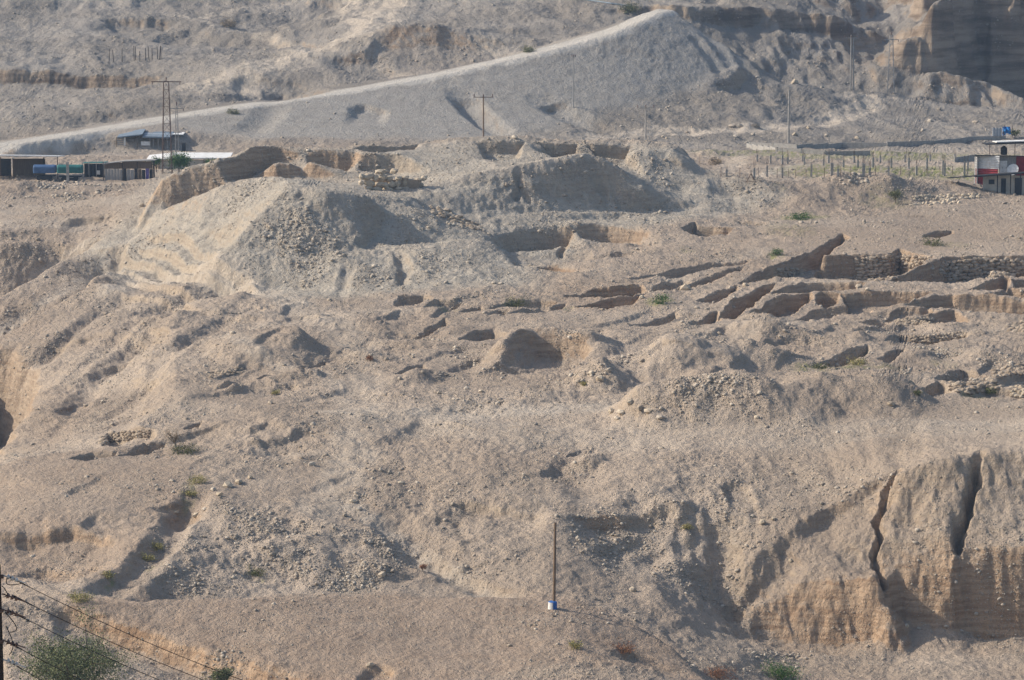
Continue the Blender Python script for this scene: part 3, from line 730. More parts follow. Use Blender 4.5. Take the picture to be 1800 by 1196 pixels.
# ------------------------------------------------------------------ materials
class NT:
    def __init__(s, name):
        s.m = bpy.data.materials.new(name); s.m.use_nodes = True
        s.t = s.m.node_tree; s.b = s.t.nodes["Principled BSDF"]
        s.b.inputs["Roughness"].default_value = 0.95
        s.b.inputs["Specular IOR Level"].default_value = 0.15
    def n(s, typ, **kw):
        o = s.t.nodes.new(typ)
        for k, v in kw.items(): setattr(o, k, v)
        return o
    def put(s, sock, v):
        if hasattr(v, 'is_output') or isinstance(v, bpy.types.NodeSocket): s.t.links.new(v, sock)
        else: sock.default_value = v
    def math(s, op, a, b=0.0, clamp=False):
        o = s.n('ShaderNodeMath', operation=op, use_clamp=clamp); s.put(o.inputs[0], a); s.put(o.inputs[1], b); return o.outputs[0]
    def mix(s, f, a, b, blend='MIX'):
        o = s.n('ShaderNodeMix', data_type='RGBA', blend_type=blend); s.put(o.inputs[0], f)
        s.put(o.inputs[6], a if not isinstance(a, tuple) else (*a[:3], 1)); s.put(o.inputs[7], b if not isinstance(b, tuple) else (*b[:3], 1)); return o.outputs[2]
    def noise(s, scale, detail=4, rough=0.55, vec=None, dim='3D'):
        o = s.n('ShaderNodeTexNoise', noise_dimensions=dim); o.inputs['Scale'].default_value = scale; o.inputs['Detail'].default_value = detail; o.inputs['Roughness'].default_value = rough
        s.t.links.new(vec or s.pos(), o.inputs['Vector']); return o.outputs[0]
    def pos(s):
        if not hasattr(s, '_p'): s._p = s.n('ShaderNodeNewGeometry').outputs['Position']
        return s._p
    def objc(s):
        if not hasattr(s, '_o'): s._o = s.n('ShaderNodeTexCoord').outputs['Object']
        return s._o
    def ramp(s, v, a, b):
        o = s.n('ShaderNodeMapRange', interpolation_type='SMOOTHSTEP'); s.put(o.inputs[0], v); o.inputs[1].default_value = a; o.inputs[2].default_value = b; return o.outputs[0]
    def scalevec(s, v, xyz):
        o = s.n('ShaderNodeMapping'); s.t.links.new(v, o.inputs[0]); o.inputs['Scale'].default_value = xyz; return o.outputs[0]
    def bump(s, h, strength, dist):
        o = s.n('ShaderNodeBump'); o.inputs['Strength'].default_value = strength; o.inputs['Distance'].default_value = dist
        s.t.links.new(h, o.inputs['Height'])
        if s.b.inputs['Normal'].is_linked: s.t.links.new(s.b.inputs['Normal'].links[0].from_socket, o.inputs['Normal'])
        s.t.links.new(o.outputs[0], s.b.inputs['Normal'])
    def col(s, v): s.put(s.b.inputs['Base Color'], v if not isinstance(v, tuple) else (*v[:3], 1))

def earth_material():
    q = NT("earth")
    A = q.n('ShaderNodeVertexColor', layer_name='mask_a'); Bn = q.n('ShaderNodeVertexColor', layer_name='mask_b')
    sa = q.n('ShaderNodeSeparateColor'); q.t.links.new(A.outputs[0], sa.inputs[0]); sb = q.n('ShaderNodeSeparateColor'); q.t.links.new(Bn.outputs[0], sb.inputs[0])
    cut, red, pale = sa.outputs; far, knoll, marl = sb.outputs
    C = q.n('ShaderNodeVertexColor', layer_name='mask_c'); sc_ = q.n('ShaderNodeSeparateColor'); q.t.links.new(C.outputs[0], sc_.inputs[0]); green, road, _x = sc_.outputs
    big = q.noise(0.045, 5); mid = q.noise(0.4, 5, 0.6); fine = q.noise(2.6, 4, 0.65); grit = q.noise(11.0, 2, 0.6)
    base = q.mix(q.ramp(big, .35, .68), (.340,.268,.204), (.432,.352,.275))
    base = q.mix(knoll, base, q.mix(q.ramp(mid, .3, .7), (.305,.228,.168), (.370,.285,.215)))
    base = q.mix(marl, base, q.mix(q.ramp(mid, .3, .7), (.370,.322,.260), (.445,.395,.324)))
    base = q.mix(far, base, q.mix(q.ramp(big, .35, .65), (.225,.197,.165), (.305,.272,.235)))  # greyer hill tone, with the weaker light on it painted in as darkness
    base = q.mix(q.math('MULTIPLY', _x, .8), base, q.mix(q.ramp(mid, .3, .7), (.315,.29,.255), (.375,.35,.315)))
    # dark and light grit
    base = q.mix(q.math('MULTIPLY', q.ramp(fine, .50, .72), .42), base, (.215,.182,.150))
    base = q.mix(q.math('MULTIPLY', q.ramp(grit, .56, .74), .45), base, (.50,.455,.385))
    # layered cut faces, brown lightened in colour to offset the shade on trench walls; reddish conglomerate where it crops out
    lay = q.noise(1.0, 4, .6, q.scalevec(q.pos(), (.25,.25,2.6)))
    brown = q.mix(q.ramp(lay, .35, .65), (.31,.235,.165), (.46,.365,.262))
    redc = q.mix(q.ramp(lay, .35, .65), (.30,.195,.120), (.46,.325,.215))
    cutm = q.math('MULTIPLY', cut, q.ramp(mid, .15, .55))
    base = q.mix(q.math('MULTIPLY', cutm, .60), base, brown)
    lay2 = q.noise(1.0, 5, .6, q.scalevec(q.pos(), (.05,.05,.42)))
    base = q.mix(q.math('MULTIPLY', q.math('MULTIPLY', far, cut), .9), base, q.mix(q.ramp(lay2, .36, .62), (.135,.095,.066), (.36,.28,.205)))  # rock strata of the far cliffs, browns deepened to paint their shadow
    base = q.mix(q.math('MULTIPLY', q.math('MULTIPLY', red, q.math('ADD', cut, .18, True)), q.ramp(mid, .1, .45)), base, redc)
    # trodden dust
    dust = q.mix(q.ramp(mid, .3, .7), (.435,.368,.292), (.50,.43,.348))
    base = q.mix(q.math('MULTIPLY', pale, q.ramp(mid, .15, .6)), base, dust)
    base = q.mix(road, base, q.mix(q.ramp(mid, .3, .7), (.47,.43,.375), (.54,.50,.44)))
    gr = q.mix(q.ramp(fine, .35, .65), (.10,.13,.035), (.24,.25,.08))
    base = q.mix(q.math('MULTIPLY', green, q.ramp(fine, .25, .6)), base, gr)
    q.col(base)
    h = q.math('ADD', q.math('MULTIPLY', fine, .6), q.math('MULTIPLY', grit, .22))
    q.bump(h, 1.0, 0.6)
    q.bump(q.noise(0.9, 5, .62), 0.5, 0.6)
    return q.m
EARTH = earth_material()

def tag(o, label=None, cat=None, group=None, kind=None):
    if label: o['label'] = label
    if cat: o['category'] = cat
    if group: o['group'] = group
    if kind: o['kind'] = kind
    return o

# ------------------------------------------------------------------ the ground, cut into its named pieces
def face_centres(A): return 0.25*(A[:-1,:-1]+A[1:,:-1]+A[:-1,1:]+A[1:,1:])
def build_ground():
    cx, cy = face_centres(GX), face_centres(GY)
    fm = lambda M: face_centres(M.reshape(NC, NRW))
    reg = np.zeros(cx.shape, int)
    reg[cy > 645] = 3
    reg[fm(M_marl) > 0.6] = 1
    reg[fm(M_road) > 0.5] = 2
    bl_ = np.array([T(*p)[:2] for p in [(1286,1094),(1340,1040),(1420,1012),(1540,1005),(1540,930),(1560,838),(1720,794),(1860,780),(1860,1136),(1400,1140)]])
    reg[poly_sd(cx, cy, bl_) > 0] = 4
    reg[cy < 246] = 0
    names = {0: ('ground',), 1: ('mound',), 2: ('dirt_road',), 3: ('hillside',), 4: ('rock_bluff',)}
    idx = np.arange(NC*NRW).reshape(NC, NRW)
    q = np.stack([idx[:-1,:-1], idx[1:,:-1], idx[1:,1:], idx[:-1,1:]], -1)
    V = np.stack([GX.ravel(), GY.ravel(), GZ.ravel()], -1); N = GN.reshape(-1, 3)
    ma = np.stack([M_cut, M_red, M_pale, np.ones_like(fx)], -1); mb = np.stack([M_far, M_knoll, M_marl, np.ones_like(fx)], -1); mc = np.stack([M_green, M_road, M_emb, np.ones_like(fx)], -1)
    for r, (nm,) in names.items():
        f = q[reg == r].reshape(-1, 4)
        if len(f) == 0: continue
        u, inv = np.unique(f, return_inverse=True); inv = inv.reshape(-1, 4)
        me = bpy.data.meshes.new(nm)
        me.vertices.add(len(u)); me.vertices.foreach_set('co', V[u].astype(np.float32).ravel())
        me.loops.add(inv.size); me.loops.foreach_set('vertex_index', inv.astype(np.int32).ravel())
        me.polygons.add(len(inv)); me.polygons.foreach_set('loop_start', np.arange(0, inv.size, 4, dtype=np.int32))
        me.update(calc_edges=True)
        me.polygons.foreach_set('use_smooth', np.ones(len(inv), bool))
        for nmv, arr in (('mask_a', ma), ('mask_b', mb), ('mask_c', mc)):
            at = me.attributes.new(nmv, 'FLOAT_COLOR', 'POINT'); at.data.foreach_set('color', arr[u].astype(np.float32).ravel())
        me.normals_split_custom_set_from_vertices(N[u].astype(np.float32).tolist())
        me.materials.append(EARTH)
        o = bpy.data.objects.new(nm, me); COL.objects.link(o); o['kind'] = 'structure'
build_ground()

# ------------------------------------------------------------------ stones
def new_mesh(name, V, F, mats, smooth=False):
    me = bpy.data.meshes.new(name); me.from_pydata([tuple(map(float, v)) for v in V], [], [tuple(f) for f in F]); me.update()
    for m in (mats if isinstance(mats, (list, tuple)) else [mats]): me.materials.append(m)
    if smooth: me.polygons.foreach_set('use_smooth', np.ones(len(me.polygons), bool))
    return me
def stone_material(name, a, b, stain):
    q = NT(name)
    inf = q.n('ShaderNodeObjectInfo').outputs['Random']
    at = q.n('ShaderNodeVertexColor', layer_name='tint'); s = q.n('ShaderNodeSeparateColor'); q.t.links.new(at.outputs[0], s.inputs[0])
    n = q.noise(1.7, 4, .6)
    c = q.mix(q.math('FRACT', q.math('ADD', s.outputs[0], inf)), a, b)
    c = q.mix(q.math('MULTIPLY', q.ramp(n, .45, .7), .55), c, stain)
    q.col(c); q.bump(q.noise(7, 4, .6), .5, .12)
    return q.m
STONE = stone_material("limestone_rubble", (.29,.24,.185), (.48,.42,.34), (.24,.19,.145))
RUBBLE = stone_material("brown_rubble", (.26,.205,.150), (.42,.345,.26), (.20,.15,.11))
MASON = stone_material("dressed_limestone", (.40,.33,.24), (.54,.46,.35), (.30,.22,.15))

ICO_V = []
def ico():
    t = (1+5**.5)/2
    v = np.array([(-1,t,0),(1,t,0),(-1,-t,0),(1,-t,0),(0,-1,t),(0,1,t),(0,-1,-t),(0,1,-t),(t,0,-1),(t,0,1),(-t,0,-1),(-t,0,1)], float)
    f = [(0,11,5),(0,5,1),(0,1,7),(0,7,10),(0,10,11),(1,5,9),(5,11,4),(11,10,2),(10,7,6),(7,1,8),(3,9,4),(3,4,2),(3,2,6),(3,6,8),(3,8,9),(4,9,5),(2,4,11),(6,2,10),(8,6,7),(9,8,1)]
    return v/np.linalg.norm(v[0]), np.array(f)
def rock_shape(seed, boxy=0.5):
    r = np.random.default_rng(seed); v, f = ico()
    inf = v/np.max(np.abs(v), axis=1, keepdims=True)*0.8
    v = v*(1-boxy)+inf*boxy
    v = v*(1+r.uniform(-.22,.22,(12,1)))
    return v, f
OCT_F = np.array([(0,2,4),(2,1,4),(1,3,4),(3,0,4),(2,0,5),(1,2,5),(3,1,5),(0,3,5)])
def scatter(name, n, weight, smin, smed, smax, seed, label, flat=0.62, shape='ico'):
    """loose stones too many to count, one object of real stones"""
    r = np.random.default_rng(seed)
    p = weight.ravel().astype(float); p = p/p.sum()
    pick = r.choice(len(p), n, p=p)
    i, j = np.unravel_index(pick, weight.shape)
    a, b = r.random(n), r.random(n)
    def bil(A): return A[i,j]*(1-a)*(1-b)+A[i+1,j]*a*(1-b)+A[i,j+1]*(1-a)*b+A[i+1,j+1]*a*b
    C = np.stack([bil(GX), bil(GY), bil(GZ)], -1)
    s = np.clip(smed*np.exp(r.normal(0, .55, n)), smin, smax)
    s = s*np.clip(C[:,1]/330.0, .8, 1.6)
    if shape == 'ico': v0, f0 = rock_shape(seed, .35)
    else: v0 = np.array([(1,0,0),(-1,0,0),(0,1,0),(0,-1,0),(0,0,1),(0,0,-1)], float); f0 = OCT_F
    nv = len(v0)
    V = v0[None]*(1+r.uniform(-.3,.3,(n,nv,1)))
    sc = np.stack([r.uniform(.75,1.35,n), r.uniform(.7,1.1,n), r.uniform(flat*.7,flat*1.25,n)], -1)
    V = V*(sc*s[:,None]*0.5)[:,None,:]
    ang = r.uniform(0, 6.283, n); ca, sa = np.cos(ang), np.sin(ang)
    tl = r.normal(0, .25, n); ct, st = np.cos(tl), np.sin(tl)
    x, y, z = V[...,0], V[...,1], V[...,2]
    y, z = y*ct[:,None]-z*st[:,None], y*st[:,None]+z*ct[:,None]
    x, y = x*ca[:,None]-y*sa[:,None], x*sa[:,None]+y*ca[:,None]
    V = np.stack([x, y, z], -1) + C[:,None,:] + np.array((0,0,1))*(s*0.07)[:,None,None]
    F = f0[None]+(np.arange(n)*nv)[:,None,None]
    me = bpy.data.meshes.new(name)
    me.vertices.add(n*nv); me.vertices.foreach_set('co', V.astype(np.float32).ravel())
    F = F.reshape(-1,3)
    me.loops.add(F.size); me.loops.foreach_set('vertex_index', F.astype(np.int32).ravel())
    me.polygons.add(len(F)); me.polygons.foreach_set('loop_start', np.arange(0, F.size, 3, dtype=np.int32))
    me.update(calc_edges=True)
    at = me.attributes.new('tint', 'FLOAT_COLOR', 'POINT')
    tc = np.repeat(r.random(n), nv); at.data.foreach_set('color', np.stack([tc,tc,tc,np.ones_like(tc)],-1).astype(np.float32).ravel())
    me.materials.append(STONE)
    o = bpy.data.objects.new(name, me); COL.objects.link(o); tag(o, label, 'stones', None, 'stuff'); return o

cxf, cyf, czf = face_centres(GX), face_centres(GY), face_centres(GZ)
dcf = cyf*math.cos(TILT)+(CAM_H-czf)*math.sin(TILT)
PXF = 900+FPX*cxf/dcf; PYF = 598+FPX*((CAM_H-czf)*math.cos(TILT)-cyf*math.sin(TILT))/dcf
INF = (PXF > -40) & (PXF < 1840) & (PYF > -20) & (PYF < 1215)
# weight by the picture area of each cell so that stones lie evenly over the slopes
cell = np.abs(PYF[:, :1]*0) + np.abs(np.gradient(PYF, axis=1)) + 0.15
fm_ = lambda M: face_centres(M.reshape(NC, NRW))
patchy = np.clip(0.4+1.3*fbm(cxf.ravel()/8, cyf.ravel()/12, 3, 120).reshape(cxf.shape), 0.03, 2.8)
calm = (1-0.85*np.clip(fm_(M_pale), 0, 1))*(1-0.96*fm_(M_road))*(1-0.45*fm_(M_knoll))*(1-0.5*fm_(M_cut))
nearm = (cyf < 545)
# named stony places: polygons in the photograph, with a density factor
STONY = [([(330,860),(420,830),(560,850),(700,900),(900,1045),(700,1048),(430,1045),(330,1040),(260,1000)],2.2),
         ([(1100,760),(1260,850),(1290,1080),(1100,1075),(980,1040),(950,930),(1020,830)],1.8),
         ([(1080,735),(1160,690),(1340,690),(1460,720),(1340,742),(1200,748)],2.5),
         ([(1560,600),(1700,610),(1740,640),(1600,660),(1520,690),(1460,670)],3.5), ([(1600,640),(1800,630),(1800,700),(1680,705)],3.5),
         ([(390,430),(500,330),(650,350),(720,440),(900,490),(540,515),(420,490)],1.6), ([(640,600),(880,570),(900,690),(640,690)],1.4),
         ([(860,690),(900,600),(1060,590),(1110,690),(1040,700)],1.7), ([(0,315),(250,315),(240,350),(0,355)],3.0), ([(1330,345),(1450,312),(1720,312),(1720,345)],2.5),
         ([(370,830),(350,870),(160,1050),(200,1050),(330,920),(400,840)],2.5), ([(1290,1110),(1400,1140),(1560,1120),(1500,1160),(1300,1160)],2.0), ([(760,380),(860,400),(860,415),(770,395)],3),
         ([(360,1140),(700,1190),(600,1210),(380,1190)],2.0), ([(600,720),(780,680),(1000,690),(780,740)],1.4)]
stony = np.ones(cxf.shape)
for pts, k in STONY:
    L = np.array([T(*p)[:2] for p in pts])
    b = (cxf > L[:,0].min()) & (cxf < L[:,0].max()) & (cyf > L[:,1].min()) & (cyf < L[:,1].max())
    if b.any():
        t = stony[b]; stony[b] = np.maximum(t, 1+(k-1)*sstep(-1, 5, poly_sd(cxf[b], cyf[b], L)+2.2*noise2(cxf[b]/4, cyf[b]/6, 131)))
Wt = np.where(INF & nearm, cell*patchy*calm*stony, 0)
scatter('pebbles', 115000, Wt, .05, .105, .24, 5, 'pebbles and small stones strewn over the dry ground', shape='oct')
scatter('rubble_stones', 7500, Wt*patchy*np.clip(stony-.65,.35,4), .14, .23, .55, 6, 'larger loose rubble stones scattered over slopes and spoil heaps')
Wf = np.where(INF & (cyf >= 545) & (cyf < 860), cell*patchy*calm*(1-.9*np.clip(fm_(M_emb), 0, 1)), 0)
scatter('hillside_stones', 4000, Wf, .10, .18, .5, 7, 'loose stones on the far hillside below the road', shape='oct')

RUBS = [new_mesh('stone', *rock_shape(80+k, .55), RUBBLE) for k in range(6)]
ROCKS = [new_mesh('stone', *rock_shape(40+k, .55), STONE) for k in range(6)]
BLOCKS = [new_mesh('stone', *rock_shape(60+k, .85), MASON) for k in range(5)]
# ------------------------------------------------------------------ small kit for built things
def plain(name, a, b=None, scale=3.0, rough=.85, bump=0.0, streak=None, metal=0.0):
    q = NT(name); b = b or tuple(x*.72 for x in a)
    v = q.objc(); v = q.scalevec(v, streak) if streak else v
    n = q.noise(scale, 5, .62, v)
    inf = q.n('ShaderNodeObjectInfo').outputs['Random']
    c = q.mix(q.ramp(n, .35, .68), a, b)
    c = q.mix(q.math('MULTIPLY', inf, .25), c, tuple(x*.75 for x in a))
    q.col(c); q.b.inputs['Roughness'].default_value = rough; q.b.inputs['Metallic'].default_value = metal
    if bump: q.bump(n, bump, .05)
    return q.m
WOOD = plain('weathered_wood', (.22,.155,.105), (.13,.09,.06), 4, .9, .4, (6,6,.6))
DWOOD = plain('dark_creosote_wood', (.055,.042,.035), (.03,.024,.02), 4, .9, .3, (6,6,.6))
CONC = plain('grey_concrete', (.36,.34,.31), (.24,.225,.2), 2.2, .95, .4)
CBLOCK = plain('concrete_block', (.42,.40,.37), (.30,.285,.26), 1.6, .95, .4)
STEEL = plain('galvanised_steel', (.30,.30,.30), (.19,.18,.17), 5, .6, .1, None, .3)
RUST = plain('rusty_steel', (.14,.085,.06), (.06,.045,.04), 5, .8, .2)
ROOFW = plain('white_sheet_roof', (.80,.79,.76), (.62,.60,.56), 1.2, .55, .1)
ROOFB = plain('bluegrey_sheet_roof', (.20,.25,.30), (.14,.17,.20), 1.2, .6, .1)
BLACK = plain('black_sheet', (.022,.022,.024), (.04,.038,.036), 2, .7, .1)
DARK = plain('dark_cloth', (.035,.035,.04), (.06,.055,.05), 2, .9, .2)
BROWNW = plain('brown_board', (.17,.125,.085), (.10,.075,.055), 3, .9, .2, (4,4,.5))
GREYW = plain('grey_board', (.34,.33,.31), (.22,.21,.20), 3, .85, .2, (4,4,.5))
PALEW = plain('pale_plaster', (.50,.46,.39), (.36,.33,.28), 1.3, .9, .2)
BLUEP = plain('blue_paint', (.03,.13,.42), (.025,.10,.30), 3, .5, .1)
TEAL = plain('teal_sheet', (.035,.16,.15), (.03,.10,.10), 2, .7, .2)
BLUET = plain('blue_tarpaulin', (.02,.24,.62), (.015,.16,.45), 1.5, .5, .3)
GREYT = plain('grey_tarpaulin', (.42,.44,.46), (.30,.31,.33), 1.5, .6, .3)
WHITEP = plain('white_paint', (.72,.71,.68), (.55,.53,.50), 3, .6, .1)
REDP = plain('red_paint', (.33,.035,.04), (.22,.03,.03), 2, .55, .1)
PORC = plain('brown_porcelain', (.16,.10,.08), (.10,.07,.06), 5, .25)
GLASSY = plain('pale_insulator', (.55,.55,.52), (.40,.40,.38), 5, .25)
PURPLE = plain('purple_cloth', (.16,.12,.32), (.11,.08,.22), 3, .9)

class MB:
    def __init__(s): s.v = []; s.f = []
    def box(s, c, sz, rz=0.0, tilt=0.0):
        c = np.array(c, float); h = np.array(sz, float)/2; n = len(s.v); ca, sa = math.cos(rz), math.sin(rz)
        for dz in (-1,1):
            for dx, dy in ((-1,-1),(1,-1),(1,1),(-1,1)):
                x, y, z = dx*h[0], dy*h[1], dz*h[2]
                z += x*tilt
                s.v.append((c[0]+x*ca-y*sa, c[1]+x*sa+y*ca, c[2]+z))
        s.f += [(n+3,n+2,n+1,n),(n+4,n+5,n+6,n+7)]+[(n+i, n+(i+1)%4, n+4+(i+1)%4, n+4+i) for i in range(4)]
        return s
    def cyl(s, p0, p1, r0, r1=None, k=8):
        r1 = r0 if r1 is None else r1
        p0 = Vector(p0); p1 = Vector(p1); d = (p1-p0).normalized(); a = d.orthogonal().normalized(); b = d.cross(a); n = len(s.v)
        for p, r in ((p0, r0), (p1, r1)):
            for i in range(k):
                t = 2*math.pi*i/k; w = p+(a*math.cos(t)+b*math.sin(t))*r; s.v.append(tuple(w))
        s.f += [(n+i, n+(i+1)%k, n+k+(i+1)%k, n+k+i) for i in range(k)]+[tuple(range(n+k-1, n-1, -1)), tuple(range(n+k, n+2*k))]
        return s
    def tube(s, pts, r, k=5):
        for a, b in zip(pts[:-1], pts[1:]): s.cyl(a, b, r, r, k)
        return s
    def lathe(s, c, prof, k=12):
        n = len(s.v)
        for r, z in prof:
            for i in range(k):
                t = 2*math.pi*i/k; s.v.append((c[0]+r*math.cos(t), c[1]+r*math.sin(t), c[2]+z))
        for j in range(len(prof)-1):
            s.f += [(n+j*k+i, n+j*k+(i+1)%k, n+(j+1)*k+(i+1)%k, n+(j+1)*k+i) for i in range(k)]
        s.f += [tuple(range(n+k-1, n-1, -1)), tuple(range(n+(len(prof)-1)*k, n+len(prof)*k))]
        return s
    def sheet(s, c, w, h, rz, amp, waves, axis='z', th=.02, nseg=None):
        """an upright corrugated sheet w wide, h high; ribs run along the width ('z') or up ('x')"""
        nseg = nseg or int(waves*4); n = len(s.v); ca, sa = math.cos(rz), math.sin(rz)
        for off in (0, th):
            for i in range(nseg+1):
                t = i/nseg; d = amp*math.sin(2*math.pi*waves*t)+off
                for e in (0, 1):
                    if axis == 'z': x, z = (e-.5)*w, t*h
                    else: x, z = (t-.5)*w, e*h
                    s.v.append((c[0]+x*ca+d*sa, c[1]+x*sa-d*ca, c[2]+z))
        m = 2*(nseg+1)
        for i in range(nseg):
            a = n+2*i; s.f += [(a, a+1, a+3, a+2), (a+m+2, a+m+3, a+m+1, a+m)]
        s.f += [(n, n+m, n+m+1, n+1), (n+2*nseg+1, n+2*nseg+1+m, n+2*nseg+m, n+2*nseg)]
        return s
    def build(s, name, mat, parent=None, origin=None, smooth=False):
        V = np.array(s.v, float)
        if parent is not None: o0 = np.array(getattr_world(parent))
        else: o0 = np.array(origin if origin is not None else (V.mean(0)[0], V.mean(0)[1], V[:,2].min()))
        me = new_mesh(name, V-o0, s.f, mat, smooth)
        o = bpy.data.objects.new(name, me); COL.objects.link(o)
        if parent is not None: o.parent = parent
        else: o.location = o0
        return o
def getattr_world(o):
    p = np.array(o.location)
    while o.parent: o = o.parent; p = p+np.array(o.location)
    return p
def thing(name, label, cat, loc, group=None):
    o = bpy.data.objects.new(name, None); COL.objects.link(o); o.location = tuple(map(float, loc)); o.empty_display_size = .3
    return tag(o, label, cat, group)
def G(px, py, d0=236.0, d1=800.0):
    if d0 <= 236.0:
        t0 = T(px, py)[1]; lo = max(236.0, t0-30.0); hi = min(d1, t0+45.0); h = ray_hit(px, py, z_all, lo, hi)
        if lo+.5 < h[1] < hi-.5: return h
    return ray_hit(px, py, z_all, d0, d1)
def gz(x, y): return float(z_all(np.array([x], float), np.array([y], float))[0])
def at(px, D):
    """the ground at a bearing and depth"""
    x = (px-900)/FPX*D*1.005; return np.array((x, D, gz(x, D)))
def ppm(D): return FPX/(D*1.006)

# ------------------------------------------------------------------ the wooden pole in the foreground
p = G(971, 1070); k = ppm(p[1]); H = 156/k
t = thing('wooden_pole', 'tall bare wooden pole in a blue painted footing on the near knoll', 'pole', p)
pole = MB(); 
for a, b, r0, r1 in ((0, .5, .125, .12), (.5, 1, .12, .10)):
    pole.cyl((p[0]+.12+.10*a, p[1]+.05, p[2]-.4*(a == 0)+H*a), (p[0]+.12+.10*b, p[1]+.05, p[2]+H*b), r0, r1, 10)
pole.build('shaft', WOOD, t, smooth=False)
ft = MB().lathe((p[0]+.02, p[1], p[2]-.25), ((.36,0),(.36,.78),(.33,.84),(.05,.86)), 14).build('footing', BLUEP, t)
wp = MB()  # white panels over the left front of the drum
for i in range(5):
    a0 = math.pi*(1.02+.10*i); a1 = a0+math.pi*.10
    n = len(wp.v)
    for r in (.362, .372):
        for a, z in ((a0,.2),(a1,.2),(a1,.80),(a0,.80)): wp.v.append((p[0]+.02+r*math.cos(a), p[1]+r*math.sin(a), p[2]-.25+z))
    wp.f += [(n+4,n+5,n+6,n+7),(n,n+1,n+5,n+4),(n+3,n+7,n+6,n+2),(n,n+4,n+7,n+3),(n+1,n+2,n+6,n+5)]
o = wp.build('white_band', WHITEP, ft); o['label'] = 'white left half of the footing'

# ------------------------------------------------------------------ the near power pole at the left edge, its insulators and wires
pD = 85.0; kk = ppm(pD)
pt = W(-3, 1000, pD); gb = gz(pt[0], pD)
t = thing('power_pole', 'dark power pole at the left edge carrying insulators and wires', 'power pole', (pt[0], pD, gb))
MB().cyl((pt[0]-.02, pD, gb-.5), (pt[0]-.06, pD, pt[2]+.1), .165, .12, 12).build('shaft', DWOOD, t)
ENDS = [((14,1013),(357,1136)),((20,1046),(363,1164)),((14,1073),(360,1194)),((10,1127),(300,1232)),((12,1161),(250,1250))]
arm_y = [1013, 1046, 1073, 1127, 1161]
for n_, ay in enumerate(arm_y):
    a = W(-60, ay+2, pD-.05); b = W(6, ay, pD-.05)
    if n_ in (0, 2, 3): MB().box((a+b)/2, (abs(b[0]-a[0]), .10, .09)).build('crossarm', RUST, t)
    c = W(9, ay, pD); ins = MB(); dirv = Vector((1, .03, -.36)).normalized()
    for j in range(3):
        q0 = Vector(c)+dirv*(.05+.11*j); ins.cyl(q0, q0+dirv*.07, .085-.008*j, .045, 10)
    ins.cyl(Vector(c)-dirv*.08, Vector(c)+dirv*.55, .022, .018, 6)
    ins.build('insulator', GLASSY if n_ in (0, 4) else PORC, t)
for (x0, y0, x1, y1, dp) in ((12,1016,38,1026,-14),(4,1030,6,1050,10),(8,1075,18,1112,20),(10,1100,16,1152,12)):
    a = W(x0, y0, pD-.1); b = W(x1, y1, pD-.1); pts = []
    for i in range(9):
        s = i/8; w = a+(b-a)*s; w = w+np.array((dp/kk*math.sin(math.pi*s)*.8, 0, -abs(dp)/kk*.5*math.sin(math.pi*s))); pts.append(tuple(w))
    MB().tube(pts, .013).build('jumper_loop', BLACK, t)
POS = ('topmost', 'second from the top', 'middle', 'fourth from the top', 'lowest')
for n_, ((x0, y0), (x1, y1)) in enumerate(ENDS):
    a = W(x0+4, y0+2, pD); b = W(x1, y1, pD+3.0); e = a+(b-a)*2.6; pts = []
    for i in range(25):
        s = i/24; w = a+(e-a)*s; w = w+np.array((0, 0, -1.1*4*s*(1-s)*.5)); pts.append(tuple(w))
    wm = MB().tube(pts, .010, 6); wm.cyl(pts[0], tuple(np.array(pts[0])+(np.array(pts[1])-np.array(pts[0]))*.9), .03, .012, 6)
    o = wm.build('power_line', BLACK, origin=a); tag(o, 'thin black power line leaving the near pole, %s of the five' % POS[n_], 'wire', 'wires from the near power pole')

# ------------------------------------------------------------------ plants
def leaf_mat(name, a, b):
    q = NT(name); at_ = q.n('ShaderNodeVertexColor', layer_name='tint'); s = q.n('ShaderNodeSeparateColor'); q.t.links.new(at_.outputs[0], s.inputs[0])
    q.col(q.mix(s.outputs[0], a, b)); q.b.inputs['Roughness'].default_value = .7
    q.b.inputs['Transmission Weight'].default_value = 0.0
    q.b.inputs['Subsurface Weight'].default_value = 0.0
    return q.m
LEAF_ACACIA = leaf_mat('acacia_leaf', (.085,.105,.045), (.185,.200,.095))
LEAF_GREEN = leaf_mat('fresh_leaf', (.035,.085,.016), (.085,.165,.035))
LEAF_OLIVE = leaf_mat('olive_leaf', (.075,.085,.028), (.15,.15,.055))
LEAF_DRY = leaf_mat('dry_twig', (.16,.115,.07), (.26,.20,.12))
LEAF_RUST = leaf_mat('rusty_dry_leaf', (.20,.09,.045), (.30,.15,.08))
LEAF_YELLOW = leaf_mat('straw_grass', (.22,.20,.07), (.36,.31,.12))
